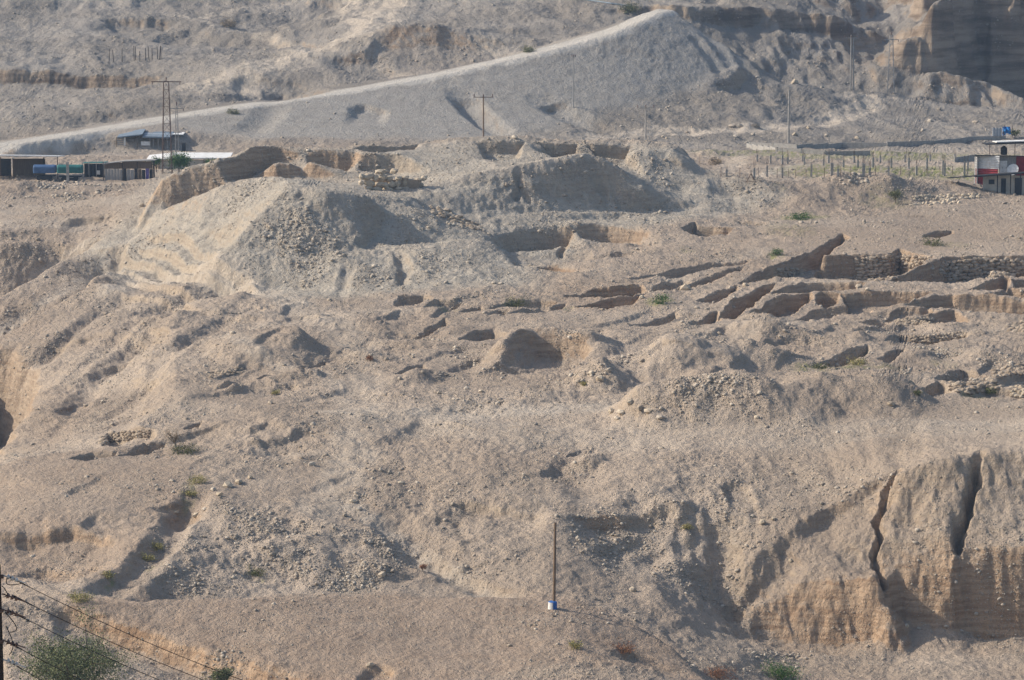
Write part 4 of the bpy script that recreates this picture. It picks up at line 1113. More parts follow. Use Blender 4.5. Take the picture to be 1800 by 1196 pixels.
def leaves(name, pts, size, mat, parent, seed, upright=False):
    r = np.random.default_rng(seed); n = len(pts); P = np.array(pts)
    d = r.normal(size=(n,3)); 
    if upright: d = d*np.array((.35,.35,1.0)); d[:,2] = np.abs(d[:,2])+.4
    d /= np.linalg.norm(d, axis=1, keepdims=True); e = r.normal(size=(n,3)); e -= (e*d).sum(1, keepdims=True)*d; e /= np.linalg.norm(e, axis=1, keepdims=True)
    s = size*r.uniform(.6,1.5,(n,1)); wd = s*(.18 if upright else .42)
    V = np.stack([P-d*s*.5, P+e*wd, P+d*s*.5, P-e*wd], 1).reshape(-1,3); F = np.arange(4*n).reshape(n,4)
    o0 = np.array(getattr_world(parent)); me = bpy.data.meshes.new(name)
    me.vertices.add(4*n); me.vertices.foreach_set('co', (V-o0).astype(np.float32).ravel()); me.loops.add(4*n); me.loops.foreach_set('vertex_index', F.astype(np.int32).ravel())
    me.polygons.add(n); me.polygons.foreach_set('loop_start', np.arange(0,4*n,4,dtype=np.int32)); me.update(calc_edges=True)
    tc = np.repeat(np.clip(r.normal(.5,.25,n)+.25*noise2(P[:,0]/.6, P[:,2]/.6+P[:,1], 3), 0, 1), 4)
    at_ = me.attributes.new('tint', 'FLOAT_COLOR', 'POINT'); at_.data.foreach_set('color', np.stack([tc,tc,tc,np.ones_like(tc)],-1).astype(np.float32).ravel())
    me.materials.append(mat); o = bpy.data.objects.new(name, me); COL.objects.link(o); o.parent = parent; return o
def woody(name, label, base, h, w, mat, n_leaf, leaf, seed, cat='shrub', group=None, trunk_h=.15, lean=(0,0), bark=BROWNW, nb=9, clump=None, dense_low=False):
    """a shrub or tree: forking stem, limbs, and leaf clumps gathered along the limbs"""
    r = np.random.default_rng(seed); t = thing(name, label, cat, base, group); base = np.array(base, float)
    tr = MB(); fork = base+np.array((lean[0]*trunk_h*h, lean[1]*trunk_h*h, trunk_h*h)); th = .028*h+.012
    tr.cyl(base-np.array((0,0,.15)), fork, th, th*.8, 7)
    tips = []
    for b in range(nb):
        a = 2*math.pi*(b+r.uniform(-.3,.3))/nb; rad = w*.5*r.uniform(.45,1.0); up = h*(1-trunk_h)*r.uniform(.45,1.0)*(1.08-.35*(rad/(w*.5))**2)
        end = fork+np.array((math.cos(a)*rad+lean[0]*up, math.sin(a)*rad+lean[1]*up, up)); midp = fork+(end-fork)*.5+np.array((0,0,up*.12))+r.normal(0,.05*w,3)
        tr.cyl(fork, midp, th*.55, th*.35, 5); tr.cyl(midp, end, th*.35, th*.12, 5); tips += [midp+(end-midp)*s for s in (.1,.5,1.0)]
        for q in range(3):
            e2 = midp+(end-midp)*r.uniform(.1,.8)+r.normal(0,.16*w,3)*np.array((1,1,.8)); tr.cyl(midp+(end-midp)*.3, e2, th*.2, th*.07, 4); tips.append(e2)
    tr.build('trunk', bark, t)
    tips = np.array(tips); pick = r.integers(0, len(tips), n_leaf); cl = clump or .12*w
    P = tips[pick]+r.normal(0, 1, (n_leaf,3))*np.array((cl,cl,cl*.75)); P[:,2] = np.maximum(P[:,2], base[2]+.03*h)
    leaves('crown', P, leaf, mat, t, seed+1); return t
p = G(112, 1190, 236); b = at(112, 247.0)
woody('acacia_tree', 'large feathery green acacia at the bottom left corner below the wires', b, 5.4, 7.4, LEAF_ACACIA, 22000, .10, 3, 'tree', None, .10, nb=16, clump=.55)
b = at(382, 254.5); woody('acacia_bush', 'small feathery olive bush at the bottom edge right of the big acacia', b, 1.9, 1.5, LEAF_ACACIA, 1500, .10, 5, 'bush', None, .08, nb=8)
b = at(352, 253.5); woody('acacia_bush', 'low sprawling green scrub beside the small acacia bush at the bottom edge', b, .9, 2.4, LEAF_OLIVE, 900, .09, 6, 'bush', None, .05, nb=8)
b = G(1372, 1192); woody('leafy_bush', 'bright green leafy bush on the wadi floor at the bottom right', b, 1.0, 3.0, LEAF_GREEN, 2600, .09, 7, 'bush', None, .05, nb=10)
b = G(1262, 1194); woody('dry_bush', 'rusty brown dry bush left of the bright green bush at the bottom', b, .8, 2.4, LEAF_RUST, 1300, .08, 8, 'bush', None, .05, nb=8)
b = G(313, 794); woody('thin_tree', 'small leaning brown tree with sparse twigs beside the left trenches', b, 2.3, 1.7, LEAF_DRY, 500, .08, 9, 'tree', None, .35, (-.35,0), nb=8, clump=.16)
b = G(328, 797); woody('low_shrub', 'low dark green shrub at the foot of the small leaning tree', b, .55, 2.6, LEAF_OLIVE, 1300, .09, 10, 'shrub', None, .05, nb=9)
b = G(1574, 357); woody('small_tree', 'small olive green tree beside the row of orange stones', b, 1.9, 2.0, LEAF_OLIVE, 1300, .11, 11, 'tree', None, .3, nb=8)
SH = [(1365,449,.8,1.6,LEAF_GREEN,'round green bush beside the dig squares on the right'),(1162,533,.7,2.2,LEAF_GREEN,'green bush at the end of the middle trench'),(906,536,.35,3.0,LEAF_OLIVE,'patch of green weeds inside the middle trench'),
      (450,1010,.35,1.7,LEAF_OLIVE,'pale green tuft alone on the stony fan'),(190,1016,.5,1.0,LEAF_YELLOW,'yellow green tuft in the lower end of the left gully'),(140,1056,.4,1.9,LEAF_YELLOW,'straw coloured grass where the left gully ends'),
      (276,966,.5,1.3,LEAF_YELLOW,'golden dry grass halfway down the left gully'),(258,985,.4,1.3,LEAF_YELLOW,'second clump of golden grass in the left gully'),(336,872,.45,1.2,LEAF_YELLOW,'golden tuft near the top of the left gully'),(350,850,.5,1.6,LEAF_YELLOW,'golden dry grass at the head of the left gully'),
      (650,634,.5,.8,LEAF_RUST,'small round brown bush on the track by the middle heap'),(743,1003,.5,.7,LEAF_RUST,'small brown bush on the stony fan left of the pole'),
      (484,693,.35,.9,LEAF_YELLOW,'straw tuft on the slope below the left heap'),(1408,385,.35,3.2,LEAF_GREEN,'green weeds spread beside the path behind the tell'),(1508,641,.35,2.2,LEAF_YELLOW,'yellow green weeds below the rubble pit on the right'),(1440,648,.3,2.0,LEAF_OLIVE,'green weeds between the right spoil heaps'),
      (1613,694,.4,.9,LEAF_OLIVE,'green tuft at the corner of the lower right trench'),(1740,690,.4,2.2,LEAF_OLIVE,'green weeds among the ruined walls at lower right'),(1027,678,.35,.7,LEAF_YELLOW,'yellow green tuft on the front of the boulder heap'),(1010,1140,.5,1.0,LEAF_YELLOW,'pale dry bush on the right shoulder of the near knoll'),
      (1095,1146,.55,1.8,LEAF_RUST,'rust red scrub on the eroded hump at the bottom'),(1208,930,.35,1.0,LEAF_YELLOW,'straw tuft in the gully beside the bluff'),
      (410,200,.6,2.2,LEAF_OLIVE,'dark bush just below the far road'),(930,92,.9,3.0,LEAF_OLIVE,'dark bush beside the upper road'),(1108,22,1.6,4.0,LEAF_OLIVE,'olive bushes at the foot of the pole on the road bend'),(402,47,1.2,3.4,LEAF_DRY,'dark dry bush on the upper left hillside'),(1640,432,.4,3.0,LEAF_OLIVE,'faint green weeds on the slope above the dig squares'),(1257,290,1.0,2.4,LEAF_DRY,'dark bush at the edge of the fenced plot')]
for n_, (px, py, h, w, m, lab) in enumerate(SH):
    b = G(px, py); woody('bush' if h > .45 else 'weed_tuft', lab, b, h, w, m, int(350+220*w), .07+.015*w*(b[1]/400), 100+n_, 'bush' if h > .45 else 'weeds', None, .05, nb=7)

# ------------------------------------------------------------------ sheds on the plateau, left
def post(mb, px, D, z0, z1, r=.06): 
    x = (px-900)/FPX*D*1.005; mb.cyl((x, D, z0), (x, D, z1), r, r, 6)
def slab(px0, py0, px1, py1, D0, D1, th, name, mat, parent, zdrop=0.0):
    """a roof sheet whose front edge shows from (px0,py0) to (px1,py1) at depth D0 and runs back to D1"""
    a = W(px0, py0, D0); b = W(px1, py1, D0); c = b+np.array((0, D1-D0, -zdrop)); d = a+np.array((0, D1-D0, -zdrop))
    m = MB(); n = 0
    for q in (a, b, c, d): m.v.append(tuple(q))
    for q in (a, b, c, d): m.v.append(tuple(q-np.array((0, 0, th))))
    m.f = [(0,1,2,3),(7,6,5,4),(4,5,1,0),(5,6,2,1),(6,7,3,2),(7,4,0,3)]
    return m.build(name, mat, parent)
def panel(px0, px1, py0, py1, D, name, mat, parent, th=.06, ground=False):
    a = W(px0, py0, D); b = W(px1, py1, D); z0 = gz((a[0]+b[0])/2, D)-.2 if ground else b[2]
    return MB().box(((a[0]+b[0])/2, D, (a[2]+z0)/2), (b[0]-a[0], th, a[2]-z0)).build(name, mat, parent)
D = 541.0
b = at(50, D); t = thing('open_shed', 'long open shed with a thin white roof at the left edge', 'shed', b)
slab(-60, 272, 104, 274, D-1.5, D+5.5, .16, 'roof', ROOFW, t, .55)
panel(22, 80, 279, 312, D+4.0, 'back_wall', BROWNW, t, .08, True); panel(-60, 20, 279, 312, D+4.5, 'back_wall', DARK, t, .08, True)
for px in (-40, 3, 103):
    m = MB(); post(m, px, D-1.2, gz(*at(px, D-1.2)[:2])-.2, W(px, 276, D-1.2)[2], .07); m.build('post', RUST, t)
m = MB(); post(m, 79, D+3.4, gz(*at(79, D+3.4)[:2])-.2, W(79, 277, D+3.4)[2], .08); m.build('post', BLACK, t)
panel(56, 79, 280, 296, D+3.8, 'board', BROWNW, t)
# rounded blue trailer
def trailer(px0, px1, py0, py1, D, mat, name, label, cat):
    g = at((px0+px1)/2, D); t = thing(name, label, cat, g); a = W(px0, py0, D); b = W(px1, py1, D); L = b[0]-a[0]; hh = a[2]-b[2]
    m = MB(); n = 10; prof = []
    for i in range(n+1):
        th = math.pi*i/n; prof.append((-math.cos(th)*.9, math.sin(th)*hh*.35))
    for x in (a[0], a[0]+.2, b[0]-.2, b[0]):
        s = .86 if x in (a[0], b[0]) else 1.0
        for y, z in prof: m.v.append((x, D+y*s, b[2]+hh*.6+z*s+.02))
        m.v += [(x, D+.85*s, b[2]+(1-s)*.3), (x, D-.85*s, b[2]+(1-s)*.3)]
    k = n+3
    for j in range(3):
        for i in range(k): m.f.append((j*k+i, j*k+(i+1)%k, (j+1)*k+(i+1)%k, (j+1)*k+i))
    m.f += [tuple(range(k-1, -1, -1)), tuple(range(3*k, 4*k))]
    m.build('body', mat, t)
    MB().box(((a[0]+b[0])/2, D, (b[2]+g[2])/2+.1), (L*.9, 1.2, .14)).build('chassis', BLACK, t)
    for s in (.25, .7):
        x = a[0]+L*s
        for y in (-.75, .75): MB().cyl((x, D+y-.1, g[2]+.35), (x, D+y+.1, g[2]+.35), .38, .38, 12).build('wheel', BLACK, t)
    MB().box((a[0]+L*.45, D-.7, g[2]+.35), (L*.5, .1, .5)).build('side_skirt', DARK, t)
trailer(59, 99, 289, 304, D-3.0, plain('faded_blue_paint', (.07,.13,.25), (.05,.09,.17), 2, .6), 'water_trailer', 'blue rounded water trailer parked beside the open shed', 'trailer')
trailer(101, 146, 289, 304, D-3.4, TEAL, 'covered_trailer', 'teal covered trailer behind the short concrete post', 'trailer')
g = at(120.5, D-5.5); a = W(120.5, 287, D-5.5)
MB().box((g[0], D-5.5, (a[2]+g[2])/2), (.42, .36, a[2]-g[2]+.3)).build('concrete_post', CONC).__setitem__('label', 'short grey concrete post in front of the teal trailer'); bpy.context.view_layer.update()
o = bpy.data.objects['concrete_post']; o['category'] = 'post'
# shade-net pen
g = at(165, D); t = thing('netted_pen', 'low pen hung with dark green netting between trailer and brown shed', 'pen', g)
m = MB(); m.sheet((W(148,300,D)[0]/2+W(184,300,D)[0]/2, D, g[2]-.1), W(184,300,D)[0]-W(148,300,D)[0], W(165,287,D)[2]-g[2], 0, .06, 7, 'x', .03); m.build('netting', DARK, t)
slab(144, 287, 186, 286, D-.2, D+3, .07, 'roof', TEAL, t, .1)
for px in (147, 158, 171, 184):
    m = MB(); post(m, px, D-.3, g[2]-.2, W(px, 284, D-.3)[2], .055); m.build('post', GREYW, t)
panel(170, 176, 300, 307, D-.3, 'box', WHITEP, t)
# brown shed of mixed boards
Db = 538.0; g = at(228, Db); t = thing('board_shed', 'low brown shed patched from boards with a dark roof edge', 'shed', g)
slab(180, 288, 216, 283.5, Db-.5, Db+4, .12, 'roof', GREYW, t, .2); slab(216, 283.5, 272, 281.5, Db-.5, Db+4, .12, 'roof', GREYW, t, .2)
panel(184, 216, 286, 297, Db, 'wall_board', BROWNW, t)
for i in range(6): panel(184.5+5.3*i, 189.4+5.3*i, 297+(i%3)*.5, 312, Db-.05-.01*(i%2), 'sheet', GREYW, t, .04, True)
panel(216, 268, 284, 297, Db, 'wall_board', BROWNW, t); 
for i, mt in enumerate((DARK, GREYW, GREYW, DARK, BROWNW, DARK, PURPLE, DARK)): panel(216.3+6.6*i, 222.6+6.6*i, 296.6+(i*7%3), 312, Db-.04-.012*(i%2), 'sheet', mt, t, .04, True)
for px in (183, 217, 243, 269):
    m = MB(); post(m, px, Db-.25, gz(*at(px, Db-.25)[:2])-.2, W(px, 285, Db-.25)[2], .06); m.build('post', DWOOD, t)
panel(269, 272, 283, 312, Db, 'side_wall', DARK, t, .3, True)
# white-roofed shed behind
Dw = 556.0; g = at(330, Dw); t = thing('white_roofed_shed', 'long low shed with a bright white roof partly hidden by the tell', 'shed', g)
slab(256, 282, 300, 277.5, Dw, Dw+6, .18, 'roof', ROOFW, t, -.35); slab(300, 277.5, 404, 277.8, Dw, Dw+6, .18, 'roof', ROOFW, t, -.35)
panel(281, 400, 281, 305, Dw+.6, 'wall', PALEW, t, .15, True)
for px in (262, 281, 300, 330, 360, 395):
    m = MB(); post(m, px, Dw+.3, gz(*at(px, Dw+.3)[:2])-.2, W(px, 280, Dw+.3)[2], .06); m.build('post', RUST, t)
woody('climbing_vine', 'dark green vine at the left end of the white roofed shed', at(276, 549), 2.6, 1.7, LEAF_GREEN, 900, .16, 21, 'vine', None, .2)
woody('leafy_tree', 'bright green leafy tree in front of the white roofed shed', at(316, 548), 3.1, 3.2, LEAF_GREEN, 3000, .17, 22, 'tree', None, .25, nb=12)
woody('leafy_shrub', 'small green shrub hanging over the white roofed shed near the tell', at(372, 552), 2.4, 2.0, LEAF_GREEN, 700, .14, 23, 'shrub', None, .2)
# far shed beside the road
g = G(268, 259); Df = g[1]; t = thing('roadside_shed', 'open shed with blue grey roof standing below the road bend', 'shed', g)
slab(206, 241, 250, 236, Df-.6, Df+5, .2, 'roof_panel', ROOFB, t, -.5); slab(250, 240, 300, 241, Df-.6, Df+5, .25, 'roof_panel', ROOFB, t, -.5); slab(246, 235, 322, 236.5, Df+2.2, Df+6, .12, 'upper_roof', ROOFW, t, -.1)
panel(208, 320, 243, 259, Df+4.5, 'back_wall', DARK, t, .1, True)
for i in range(4): panel(206, 217, 242.5+3.6*i, 245.2+3.6*i, Df, 'slat', GREYW, t)
panel(217.5, 221, 242, 258, Df-.1, 'door_post', WHITEP, t); panel(248, 264, 249, 256, Df-.2, 'white_board', WHITEP, t)
for px in (207, 243, 266, 272, 280, 287, 296, 316):
    m = MB(); post(m, px, Df-.3, gz(*at(px, Df-.3)[:2])-.2, W(px, 241, Df-.3)[2], .06); m.build('post', BROWNW if px % 2 else GREYW, t)
panel(320, 326, 252, 259, Df-.4, 'barrel_box', BLACK, t, .7, True)

# ------------------------------------------------------------------ lattice tower and power poles
def lattice(name, label, px, D, py_top, w0, w1, arm_px, arm_py, group=None, n=11, r=.045, mat=RUST, arms=True):
    g = at(px, D); top = W(px, py_top, D); t = thing(name, label, 'lattice tower', g, group); H = top[2]-g[2]
    P = lambda s, i: np.array((g[0], D, g[2]-.2+(H+.2)*s))+np.array((((-1,1,1,-1)[i])*(w0+(w1-w0)*s)/2, ((-1,-1,1,1)[i])*(w0+(w1-w0)*s)/2, 0))
    for i in range(4): MB().cyl(P(0,i), P(1,i), r*1.25, r, 5).build('leg', mat, t)
    m = MB()
    for j in range(n):
        s0, s1 = j/n, (j+1)/n
        for i in range(4): m.cyl(P(s0,i), P(s1,(i+1)%4), r*.62, r*.62, 4); m.cyl(P(s1,i), P(s1,(i+1)%4), r*.6, r*.6, 4)
    m.build('bracing', mat, t)
    if arms:
        L = arm_px/ppm(D); z = W(px, arm_py, D)[2]
        MB().box((g[0], D, z), (L, .14, .14)).build('crossarm', mat, t)
        for s in (-.46, .46): MB().lathe((g[0]+L*s, D, z-.45), ((.03,0),(.09,.1),(.05,.18),(.09,.26),(.03,.4)), 8).build('insulator', PORC, t)
        MB().lathe((g[0], D, top[2]), ((.05,0),(.12,.15),(.07,.3),(.12,.45),(.05,.7)), 8).build('insulator', PORC, t)
    return t
lattice('lattice_tower', 'tall brown lattice tower rising behind the sheds on the left', 295.5, 547.0, 143, 1.55, .8, 52, 144)
lattice('lattice_pole', 'thin pale lattice pole with crossarm behind the lattice tower', 313, 590.0, 186, .6, .3, 26, 191, None, 9, .03, GREYW)
def tpole(name, label, px, D, py_top, mat, arm_px=0, arm_dy=0, r=.13, base=None, group=None, ins=PORC, drop=False):
    g = at(px, D) if base is None else base; D = g[1]; top = W(px, py_top, D); t = thing(name, label, 'power pole', g, group)
    MB().cyl((g[0], D, g[2]-.4), (g[0], D, top[2]), r*1.25, r*.8, 8).build('shaft', mat, t)
    if arm_px:
        L = arm_px/ppm(D); z = top[2]-arm_dy
        MB().box((g[0], D-.12, z), (L, .1, .12)).build('crossarm', mat, t)
        for s in (-.47, 0, .47): MB().lathe((g[0]+L*s, D-.12, z+.06), ((.03,0),(.10,.1),(.06,.2),(.11,.3),(.04,.5)), 8).build('insulator', ins, t)
    return t
tpole('power_pole', 'brown power pole with crossarm and three insulators behind the middle of the tell', 850, 575, 168, WOOD, 34, .3)
tpole('power_pole', 'pale power pole with crossarm behind the right part of the tell', 1134, 580, 187, CONC, 30, .3, .14)
tpole('concrete_pole', 'plain pale concrete pole standing by the grey block wall', 1385, 0, 158, CONC, 0, 0, .17, G(1386, 252))
tpole('power_pole', 'small pole with a box at the bend of the upper road', 1110, 0, -8, GREYW, 0, 0, .12, G(1110, 19, 640))
tpole('power_pole', 'faint thin pole on the slope below the middle of the road', 1008, 0, 98, GREYW, 6, .3, .10, G(1008, 190, 600))
g = G(1495, 158, 660); t = tpole('double_pole', 'paired pale poles with a crossarm in front of the shaded slope', 1493, 0, 62, CONC, 24, .6, .14, g)
MB().cyl((g[0]+.7, g[1], g[2]-.4), (g[0]+.45, g[1], W(1493, 66, g[1])[2]), .15, .12, 8).build('shaft', CONC, t)
g = G(1562, 164, 660); lattice('lattice_pylon', 'dark lattice pylon in front of the shaded cliff on the right', 1562, g[1], 62, 1.5, .6, 26, 70, None, 12, .05, STEEL)
r_ = np.random.default_rng(3)
for n_, (px, py, h) in enumerate([(191.6,113,26),(200,110,22),(214.7,109,24),(235.8,108,27),(238.5,106,24),(256,107,22),(262,106,24),(267.5,105,20),(277,104,22),(280.3,105,24),(283,103,22),(246,108,18)]):
    g = G(px, py, 640); hh = h/ppm(g[1])
    o = MB().cyl((g[0], g[1], g[2]-.2), (g[0]+r_.normal(0,.08), g[1], g[2]+hh), .085, .07, 6).build('fence_stake', DWOOD, origin=g); tag(o, 'thin dark stake standing in the cluster on the upper left hillside', 'stake', 'stakes on the upper left hillside')

# ------------------------------------------------------------------ fenced plot on the right: posts, fence, walls
PST = [(348,350,405),(565,340,415),(590,235,290),(668,320,410),(695,240,305),(788,340,415),(788.5,240,310),(832,255,310),(950,240,290),(962,250,315),(1018,310,410),(1115,270,320),(1155,235,300),(1180,300,400),(1228,345,405),(1273,278,335),(1355,248,295),(1385,280,335),(1430,305,405),(1478,340,405),(1505,258,335)]
PST = [(1200+x/4.5, 220+a/4.5, 220+b/4.5) for x, a, b in PST]+[(1500+x/5.98, 190+a/5.98, 190+b/5.98) for x, a, b in [(10,505,570),(47,550,625),(105,585,725),(172,628,715),(205,520,625),(283,500,570),(370,610,710),(400,520,630),(545,490,570),(582,525,638),(663,605,712),(772,525,640),(808,490,560),(942,555,705),(960,575,712),(1065,485,560),(1168,565,710),(1203,565,650)]]
for n_, (px, a, b) in enumerate(PST):
    g = G(px, b, 500); k = ppm(g[1]); hh = (b-a)/k; w = .42 if n_ in (13, 18, 23) else .30
    t = thing('concrete_post', 'grey concrete post with rusty rebar standing in the fenced plot', 'post', g, 'unfinished concrete posts in the fenced plot')
    MB().box((g[0], g[1], g[2]+hh/2-.15), (w, .26, hh+.3), r_.uniform(-.15,.15)).build('column', CONC, t)
    m = MB()
    for dx, dy in ((-.09,-.07),(.09,-.07),(.08,.07),(-.08,.07)):
        m.cyl((g[0]+dx, g[1]+dy, g[2]+hh-.1), (g[0]+dx+r_.normal(0,.05), g[1]+dy, g[2]+hh+r_.uniform(.5,1.3)), .022, .018, 4)
    m.build('rebar', RUST, t)
FP = [(1230,288),(1267.3,311),(1300.5,312.5),(1332.7,312.5),(1366,312.5),(1385.5,313),(1398.5,314),(1416.7,313.5),(1449,312),(1478,310),(1495.5,309),(1539,309),(1583,307.5),(1629.6,309.5),(1652,308),(1674,308),(1700,308)]
fp3 = [G(px, py, 500) for px, py in FP]; g = fp3[6]
t = thing('wire_fence', 'thin wire fence on dark steel stakes in front of the concrete posts', 'fence', g)
for q in fp3: MB().cyl((q[0], q[1], q[2]-.3), (q[0], q[1], q[2]+1.5), .045, .04, 5).build('stake', RUST, t)
for hz in (.5, .95, 1.4):
    m = MB()
    for a, b in zip(fp3[:-1], fp3[1:]): m.cyl((a[0], a[1], a[2]+hz), (b[0], b[1], b[2]+hz), .010, .010, 4)
    m.build('wire', RUST, t)
g = G(1320, 321, 480); t = thing('trestle', 'rusty metal trestle standing at the foot of the tell by the fence', 'trestle', g)
for s in (-1, 1):
    MB().cyl((g[0]+s*.75, g[1]-.3, g[2]), (g[0], g[1], g[2]+1.35), .05, .05, 5).build('leg', RUST, t); MB().cyl((g[0]+s*.6, g[1]+.6, g[2]), (g[0], g[1], g[2]+1.35), .05, .05, 5).build('leg', RUST, t)
MB().cyl((g[0]-.9, g[1]-.3, g[2]+.18), (g[0]+.75, g[1]-.3, g[2]+.12), .045, .045, 5).build('rail', RUST, t); MB().cyl((g[0], g[1], g[2]+1.2), (g[0], g[1], g[2]+1.9), .04, .04, 5).build('upright', RUST, t)
def block_wall(name, label, pts, h, mat, course=.4, bl_=1.2):
    Q = [G(px, py, 560) for px, py in pts]; t = thing(name, label, 'wall', Q[len(Q)//2])
    for a, b in zip(Q[:-1], Q[1:]):
        L = np.hypot(b[0]-a[0], b[1]-a[1]); n = max(1, int(round(L/6.0))); rz = math.atan2(b[1]-a[1], b[0]-a[0])
        for i in range(n):
            c = a+(b-a)*(i+.5)/n; MB().box((c[0], c[1], c[2]+h/2-.2), (L/n-.08, .2, h+.4), rz).build('wall_panel', mat, t)
            e = a+(b-a)*i/n; MB().box((e[0], e[1], e[2]+h/2-.1), (.28, .28, h+.4), rz).build('pier', mat, t)
block_wall('block_wall', 'long grey block wall running along the far side of the green plot', [(1318,258),(1400,261),(1480,259),(1560,257),(1640,254),(1700,249),(1768,244)], .75, CONC)
block_wall('block_wall', 'low block wall at the left corner of the plot turning towards the viewer', [(1313,259.5),(1365,266),(1450,271.5),(1530,273)], .65, CONC)
block_wall('block_wall', 'short grey block wall behind the right hand posts', [(1678,285),(1715,284)], 1.0, CONC)
# tarpaulins on a line
g = G(1765, 245, 600); Dt = g[1]; t = thing('tarpaulin_screen', 'grey tarpaulin hung between poles above the block wall', 'tarpaulin', at(1752, Dt))
m = MB(); z = W(1752, 225, Dt)[2]; hh = z-at(1752, Dt)[2]; m.sheet((W(1752.5,230,Dt)[0], Dt, at(1752, Dt)[2]), W(1760.5,230,Dt)[0]-W(1744,230,Dt)[0], hh, .05, .09, 3, 'x', .02); m.build('sheet', GREYT, t)
for px in (1743.5, 1761): m = MB(); post(m, px, Dt+.1, at(px, Dt)[2]-.2, z+.15, .05); m.build('pole', RUST, t)
t = thing('blue_tarpaulin', 'crumpled bright blue tarpaulin hanging on the right above the wall', 'tarpaulin', at(1769, Dt+.5))
m = MB(); n = 9; top = W(1769, 223, Dt+.5); 
for j in range(n+1):
    for i in range(n+1):
        s, q = i/n, j/n; w_ = W(1762.5+13.5*s+(1-q)*2*math.sin(s*7), 237-q*14-3*math.sin(s*3.1)*(1-q)+(2.5 if s < .3 else 0)*(1-q), Dt+.5); m.v.append((w_[0], w_[1]+.22*math.sin(s*11+q*4)+.15*math.sin(q*9), w_[2]))
m.f = [(j*(n+1)+i, j*(n+1)+i+1, (j+1)*(n+1)+i+1, (j+1)*(n+1)+i) for j in range(n) for i in range(n)]
m.build('sheet', BLUET, t)
for px in (1762, 1776): m = MB(); post(m, px, Dt+.7, at(px, Dt+.7)[2]-.2, top[2]+.2, .05); m.build('pole', RUST, t)
g = G(1784, 243, 600); woody('dark_bush', 'dark bush beside the blue tarpaulin at the right edge', g, 1.7, 1.8, LEAF_OLIVE, 500, .2, 31, 'bush')

# ------------------------------------------------------------------ the hut at the right edge
Dh = 528.0; g = at(1760, Dh); t = thing('metal_hut', 'red and white corrugated metal hut at the right edge', 'hut', g)
xL, xR = W(1715.5,290,Dh)[0], W(1756,290,Dh)[0]; zt = W(1735,273.5,Dh)[2]; zm = W(1735,297,Dh)[2]
MB().sheet(((xL+xR)/2, Dh, zm), (xR-xL)*1.06, zt-zm, -.4, .045, 8, 'z', .03, 48).build('white_corrugated_panel', WHITEP, t)
MB().sheet(((xL+xR)/2-.08, Dh-.02, g[2]-.1), (xR-xL)*1.06-.25, zm-g[2]+.1, -.4, .04, 9, 'z', .03, 54).build('red_corrugated_panel', REDP, t)
panel(1757, 1787, 274, 312, Dh+.4, 'plywood_wall', GREYW, t, .1, True)
for a, b in ((1757.5, 1763), (1763.6, 1770)):
    d = panel(a, b, 283, 308, Dh+.1, 'cabinet_door', WHITEP, t, .12); zz = W((a+b)/2, 295, Dh)
    MB().box((W(b-1.2,295,Dh)[0], Dh+.02, zz[2]), (.06, .05, .25)).build('handle', RUST, d)
MB().sheet((W(1795,290,Dh)[0], Dh-.1, g[2]), W(1804,290,Dh)[0]-W(1786,290,Dh)[0], W(1795,275,Dh)[2]-g[2], -.4, .035, 14, 'x', .03, 56).build('red_side_panel', REDP, t)
panel(1715.5, 1716.5, 274, 312, Dh+1.5, 'side_wall', STEEL, t, 3.0, True)
slab(1714, 272.8, 1812, 274.5, Dh-.5, Dh+3.5, .09, 'roof', BLACK, t, .3)
m = MB(); c = W(1781, 300, Dh-.4); m.lathe((0,0,0), ((.02,0),(.55,.10),(.85,.28),(.95,.36)), 16); R_ = Matrix.Rotation(math.radians(62), 4, 'X') @ Matrix.Rotation(.4, 4, 'Z')
m.v = [tuple(Vector(c)+(Matrix.Rotation(math.radians(-25),4,'Z') @ R_) @ Vector(v)) for v in m.v]; m.build('satellite_dish', WHITEP, t)
c = W(1764.5, 273, Dh+1.0); k = ppm(Dh); o = MB().lathe((c[0], c[1], c[2]+.05), ((.42,0),(.52,.08),(.53,.45),(.50,.50),(.53,.55),(.53,.95),(.48,1.15),(.22,1.3),(.20,1.4),(.05,1.42)), 16).build('water_tank', BLACK, origin=(c[0], c[1], c[2]), smooth=True); tag(o, 'black plastic water tank standing on the metal hut', 'tank')
t = thing('roof_canopy', 'white topped shade canopy on thin posts over the hut roof', 'canopy', at(1775, Dh+2))
slab(1752, 249.5, 1812, 247.5, Dh+.2, Dh+5, .14, 'sheet', ROOFW, t, .25); slab(1733, 254, 1812, 251.2, Dh, Dh+5, .10, 'frame', BLACK, t, .2)
for px in (1737, 1781.5, 1800):
    m = MB(); zz = W(px, 273.5, Dh+.3)[2]; post(m, px, Dh+.3, zz, W(px, 252.5, Dh+.3)[2], .05); m.build('post', RUST, t)
Dl = 519.0; g = at(1765, Dl); t = thing('lean_to_shed', 'low pale shed under a black sloping roof below the metal hut', 'shed', g)
slab(1668, 312.8, 1715, 309.5, Dl-.3, Dl+2.5, .09, 'roof', BLACK, t, .2); slab(1715, 309.5, 1815, 302.5, Dl-.6, Dl+3.0, .2, 'roof', BLACK, t, .2)
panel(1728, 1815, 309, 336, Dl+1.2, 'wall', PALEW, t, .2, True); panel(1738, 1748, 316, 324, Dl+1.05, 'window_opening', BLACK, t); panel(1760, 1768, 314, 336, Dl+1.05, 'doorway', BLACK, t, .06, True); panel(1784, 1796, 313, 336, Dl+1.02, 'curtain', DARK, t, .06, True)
for px in (1752, 1775, 1792.5, 1806):
    m = MB(); post(m, px, Dl-.3, gz(*at(px, Dl-.3)[:2])-.2, W(px, 307, Dl-.3)[2], .085); m.build('post', BLACK, t)
r_ = np.random.default_rng(8)
